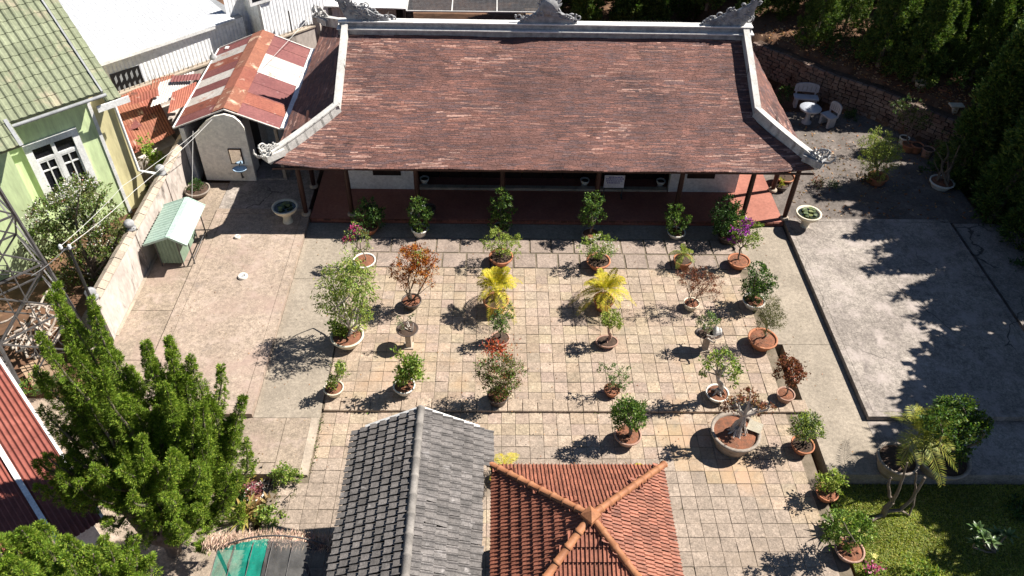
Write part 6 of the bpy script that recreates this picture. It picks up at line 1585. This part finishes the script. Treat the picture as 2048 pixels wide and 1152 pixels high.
# flowering bush by the green house
bb = gp(172, 585, -.3)
cl = clumps_world([(150, 400, 46), (110, 430, 44), (190, 430, 46), (220, 480, 40), (150, 470, 55), (90, 480, 40), (120, 525, 48), (190, 535, 48), (235, 500, 26), (245, 455, 24), (160, 375, 30), (150, 570, 36), (75, 440, 26), (225, 545, 26), (190, 385, 28)], bb.y + .9, .45)
t = T('flowering_bush', 'large bush sprinkled with white blossom and tan leaves in front of the green house', 'bush', (cl[4][0], bb.y + .9, -.4))
trunk(t, (cl[4][0], bb.y + .9, -.4), cl, .12, m_bark, 'multi'); 
crown('foliage', m_leaf, t, cl, 15000, .085, .042, GREEN_M + OLIVE + [(.16, .15, .06), (.20, .22, .10)], shell=.55)
P = []; 
for k in range(2600):
    c = cl[rng.integers(len(cl))]; d = unit(rng.normal(size=(1, 3)))[0]; d[2] = abs(d[2]); P.append(np.array(c[:3]) + d * c[3] * rng.uniform(.8, 1.05))
P = np.array(P); keep = (np.sin(P[:, 0] * 3.1) + np.cos(P[:, 2] * 2.7) > -.1); P = P[keep]; n = len(P)
v, q, c = leaves(P, rng.normal(size=(n, 3)), .055, .045, palette(n, [(.62, .60, .56), (.55, .52, .50), (.40, .16, .12), (.60, .58, .48)], [.42, .3, .08, .2]))
np_mesh('blossom', v - np.array(wloc(t)), q, m_leaf, t, c)
q = gp(320, 330, .5); t = T('garden_bush', 'bright green sapling by the rusty lean-to', 'bush', (q.x, q.y, 0)); cw = clumps_world([(300, 300, 13), (310, 315, 15), (325, 325, 13), (290, 285, 9), (335, 340, 10)], q.y, .15)
trunk(t, (q.x, q.y, -.3), cw, .03, m_bark, 'multi'); crown('foliage', m_leaf, t, cw, 900, .10, .055, GREEN_M + GREEN_L)
q = gp(290, 380, .0); t = T('garden_bush', 'dark weeds in the gap between the green house and the garden wall', 'bush', (q.x, q.y, -.3)); cw = clumps_world([(275, 400, 14), (300, 375, 13), (285, 425, 12), (262, 440, 10)], q.y, .15)
trunk(t, (q.x, q.y, -.4), cw, .02, m_bark, 'multi', name='stem'); crown('foliage', m_leaf, t, cw, 600, .09, .045, GREEN_D + OLIVE)
# bare frangipani
fb = gp(1765, 1032, -.4); t = T('frangipani', 'bare forking frangipani with grey limbs in the lawn', 'tree', tuple(fb)); mb = MB()
def limb(pix, r0, r1, dys):
    pts = [ry(px, py, fb.y + dy) for (px, py), dy in zip(pix, dys)]; n = len(pts); out = []
    for a, b in zip(pts[:-1], pts[1:]):
        for i in range(3): out.append(a.lerp(b, i / 3) + Vector(rng.normal(size=3)) * .008)
    out.append(pts[-1]); mb.tube(out, [r0 + (r1 - r0) * i / (len(out) - 1) for i in range(len(out))], 7)
limb([(1765, 1033), (1772, 1015), (1785, 1004)], .075, .06, (0, 0, 0))
limb([(1768, 1028), (1745, 1040), (1722, 1036)], .045, .03, (0, -.15, -.3))
limb([(1785, 1004), (1778, 985), (1777, 965), (1783, 955)], .045, .022, (0, .1, .15, .2))
limb([(1785, 1004), (1795, 985), (1805, 955), (1815, 925)], .045, .018, (0, -.05, 0, .05))
limb([(1772, 1024), (1800, 1020), (1822, 1000), (1835, 980), (1850, 955)], .05, .028, (0, .05, .1, .1, .15))
limb([(1800, 1020), (1818, 1030), (1826, 1010), (1832, 985)], .035, .02, (.05, 0, .1, .15))
limb([(1826, 1005), (1830, 975), (1833, 945)], .035, .016, (.1, .2, .25))
mb.build('trunk', m_bark, t)
# big-leaved shrub in the lawn shade: leaves large enough to be parts
q = gp(1990, 1105, -.4); t = T('large_leaved_shrub', 'shrub with rosettes of large glossy leaves at the right edge of the lawn', 'shrub', tuple(q)); mb = MB()
for px, py, dy, n in ((1955, 1058, .1, 13), (1968, 1075, -.1, 12), (1995, 1068, .15, 12), (2015, 1070, 0, 12), (1985, 1085, -.2, 10), (1950, 1085, -.1, 10)):
    c = ry(px, py, q.y + dy); branchy(mb, q, c, .03, .015, .1, 5, 5); blades(t, c, n, .26, .085, [(.10, .16, .06), (.13, .19, .08), (.07, .12, .04)], el=(.1, 1.25))
mb.build('stem', m_bark, t)
for px, py, r, n, cols, lb in ((1852, 1148, 34, 1900, GREEN_L + GREEN_M + YELLOW[3:], 'yellow green shrub at the bottom edge of the lawn'), (2040, 1020, 26, 500, GREEN_D + GREEN_M[:1], 'dark shrub at the right edge of the lawn with a few lit leaves')):
    q = ry(px, py, 8.2 if px < 1900 else 9.9); t = T('garden_bush', lb, 'bush', (q.x, q.y, -.4)); r_ = r * mpp(q); cw = [(q.x + rng.normal(0, r_ * .8), q.y + rng.normal(0, r_ * .4), q.z - rng.uniform(0, r_ * 1.2), r_ * .7) for k in range(8)]
    trunk(t, (q.x, q.y, -.4), cw, .025, m_bark, 'multi', name='stem'); crown('foliage', m_leaf, t, cw, n, .08, .045, cols)
q = gp(1737, 1143, -.3); t = T('pink_flower', 'small clump of pink flowers at the bottom edge of the lawn', 'flower', tuple(q)); cw = [(q.x, q.y, q.z + .1, .16), (q.x + .15, q.y, q.z + .08, .12)]
crown('foliage', m_leaf, t, cw, 160, .07, .04, GREEN_M); P = np.array([(q.x + rng.normal(0, .13), q.y + rng.normal(0, .07), q.z + .22 + rng.uniform(-.03, .04)) for i in range(70)])
v, qq, c = leaves(P, rng.normal(size=(70, 3)) + np.array([0, 0, .5]), .07, .055, palette(70, [(.50, .12, .25), (.55, .25, .35), (.42, .06, .18)])); np_mesh('blossom', v - np.array(wloc(t)), qq, m_leaf, t, c)
q = gp(1748, 1112, -.2); t = T('yellow_flower', 'single pale yellow flower low in the lawn', 'flower', tuple(q)); v, qq, c = leaves(np.tile(np.array(q), (8, 1)), np.array([(math.cos(a), math.sin(a), .35) for a in np.arange(8) * .785]), .09, .06, palette(8, [(.62, .58, .22)])); np_mesh('blossom', v - np.array(wloc(t)), qq, m_leaf, t, c); MB().tube([tuple(q), (q.x, q.y, -.41)], .006, 4).build('stem', m_bark, t)
# lawn
n = 80000; X = rng.uniform(8.13, 15.5, n); Y = rng.uniform(5.5, 10.66, n)
m_ = (np.sin(X * 3.3 + np.cos(Y * 2.1) * 2) + np.cos(Y * 4.1 + X)) * .5
P = np.stack([X, Y, np.full(n, -.405)], 1); D = rng.normal(size=(n, 3)) * np.array([1., 1., 0]) + np.array([0, 0, .62])
C = palette(n, [(.27, .30, .05), (.34, .35, .07), (.38, .36, .12), (.21, .25, .045)]) * (1 + .25 * m_[:, None])
keep = (X < 14.5) | (Y < 10)
v, q, c = leaves(P[keep], D[keep], .075, .022, C[keep], 0); np_mesh('grass', v, q, m_grass, None, c, 'stuff')
# weeds in the paving joints along the left kerb and the step
n = 240; X = np.concatenate([rng.uniform(-4.42, -4.30, 90), rng.uniform(-4.3, 7.8, 150)]); Y = np.concatenate([rng.uniform(10.7, 12.5, 90), rng.normal(12.62, .03, 150)])
v, q, c = leaves(np.stack([X, Y, np.full(n, LZ)], 1), rng.normal(size=(n, 3)) * .6 + np.array([0, 0, .8]), .06, .025, palette(n, GREEN_M + OLIVE)); np_mesh('joint_weed', v, q, m_leaf, None, c, 'stuff')
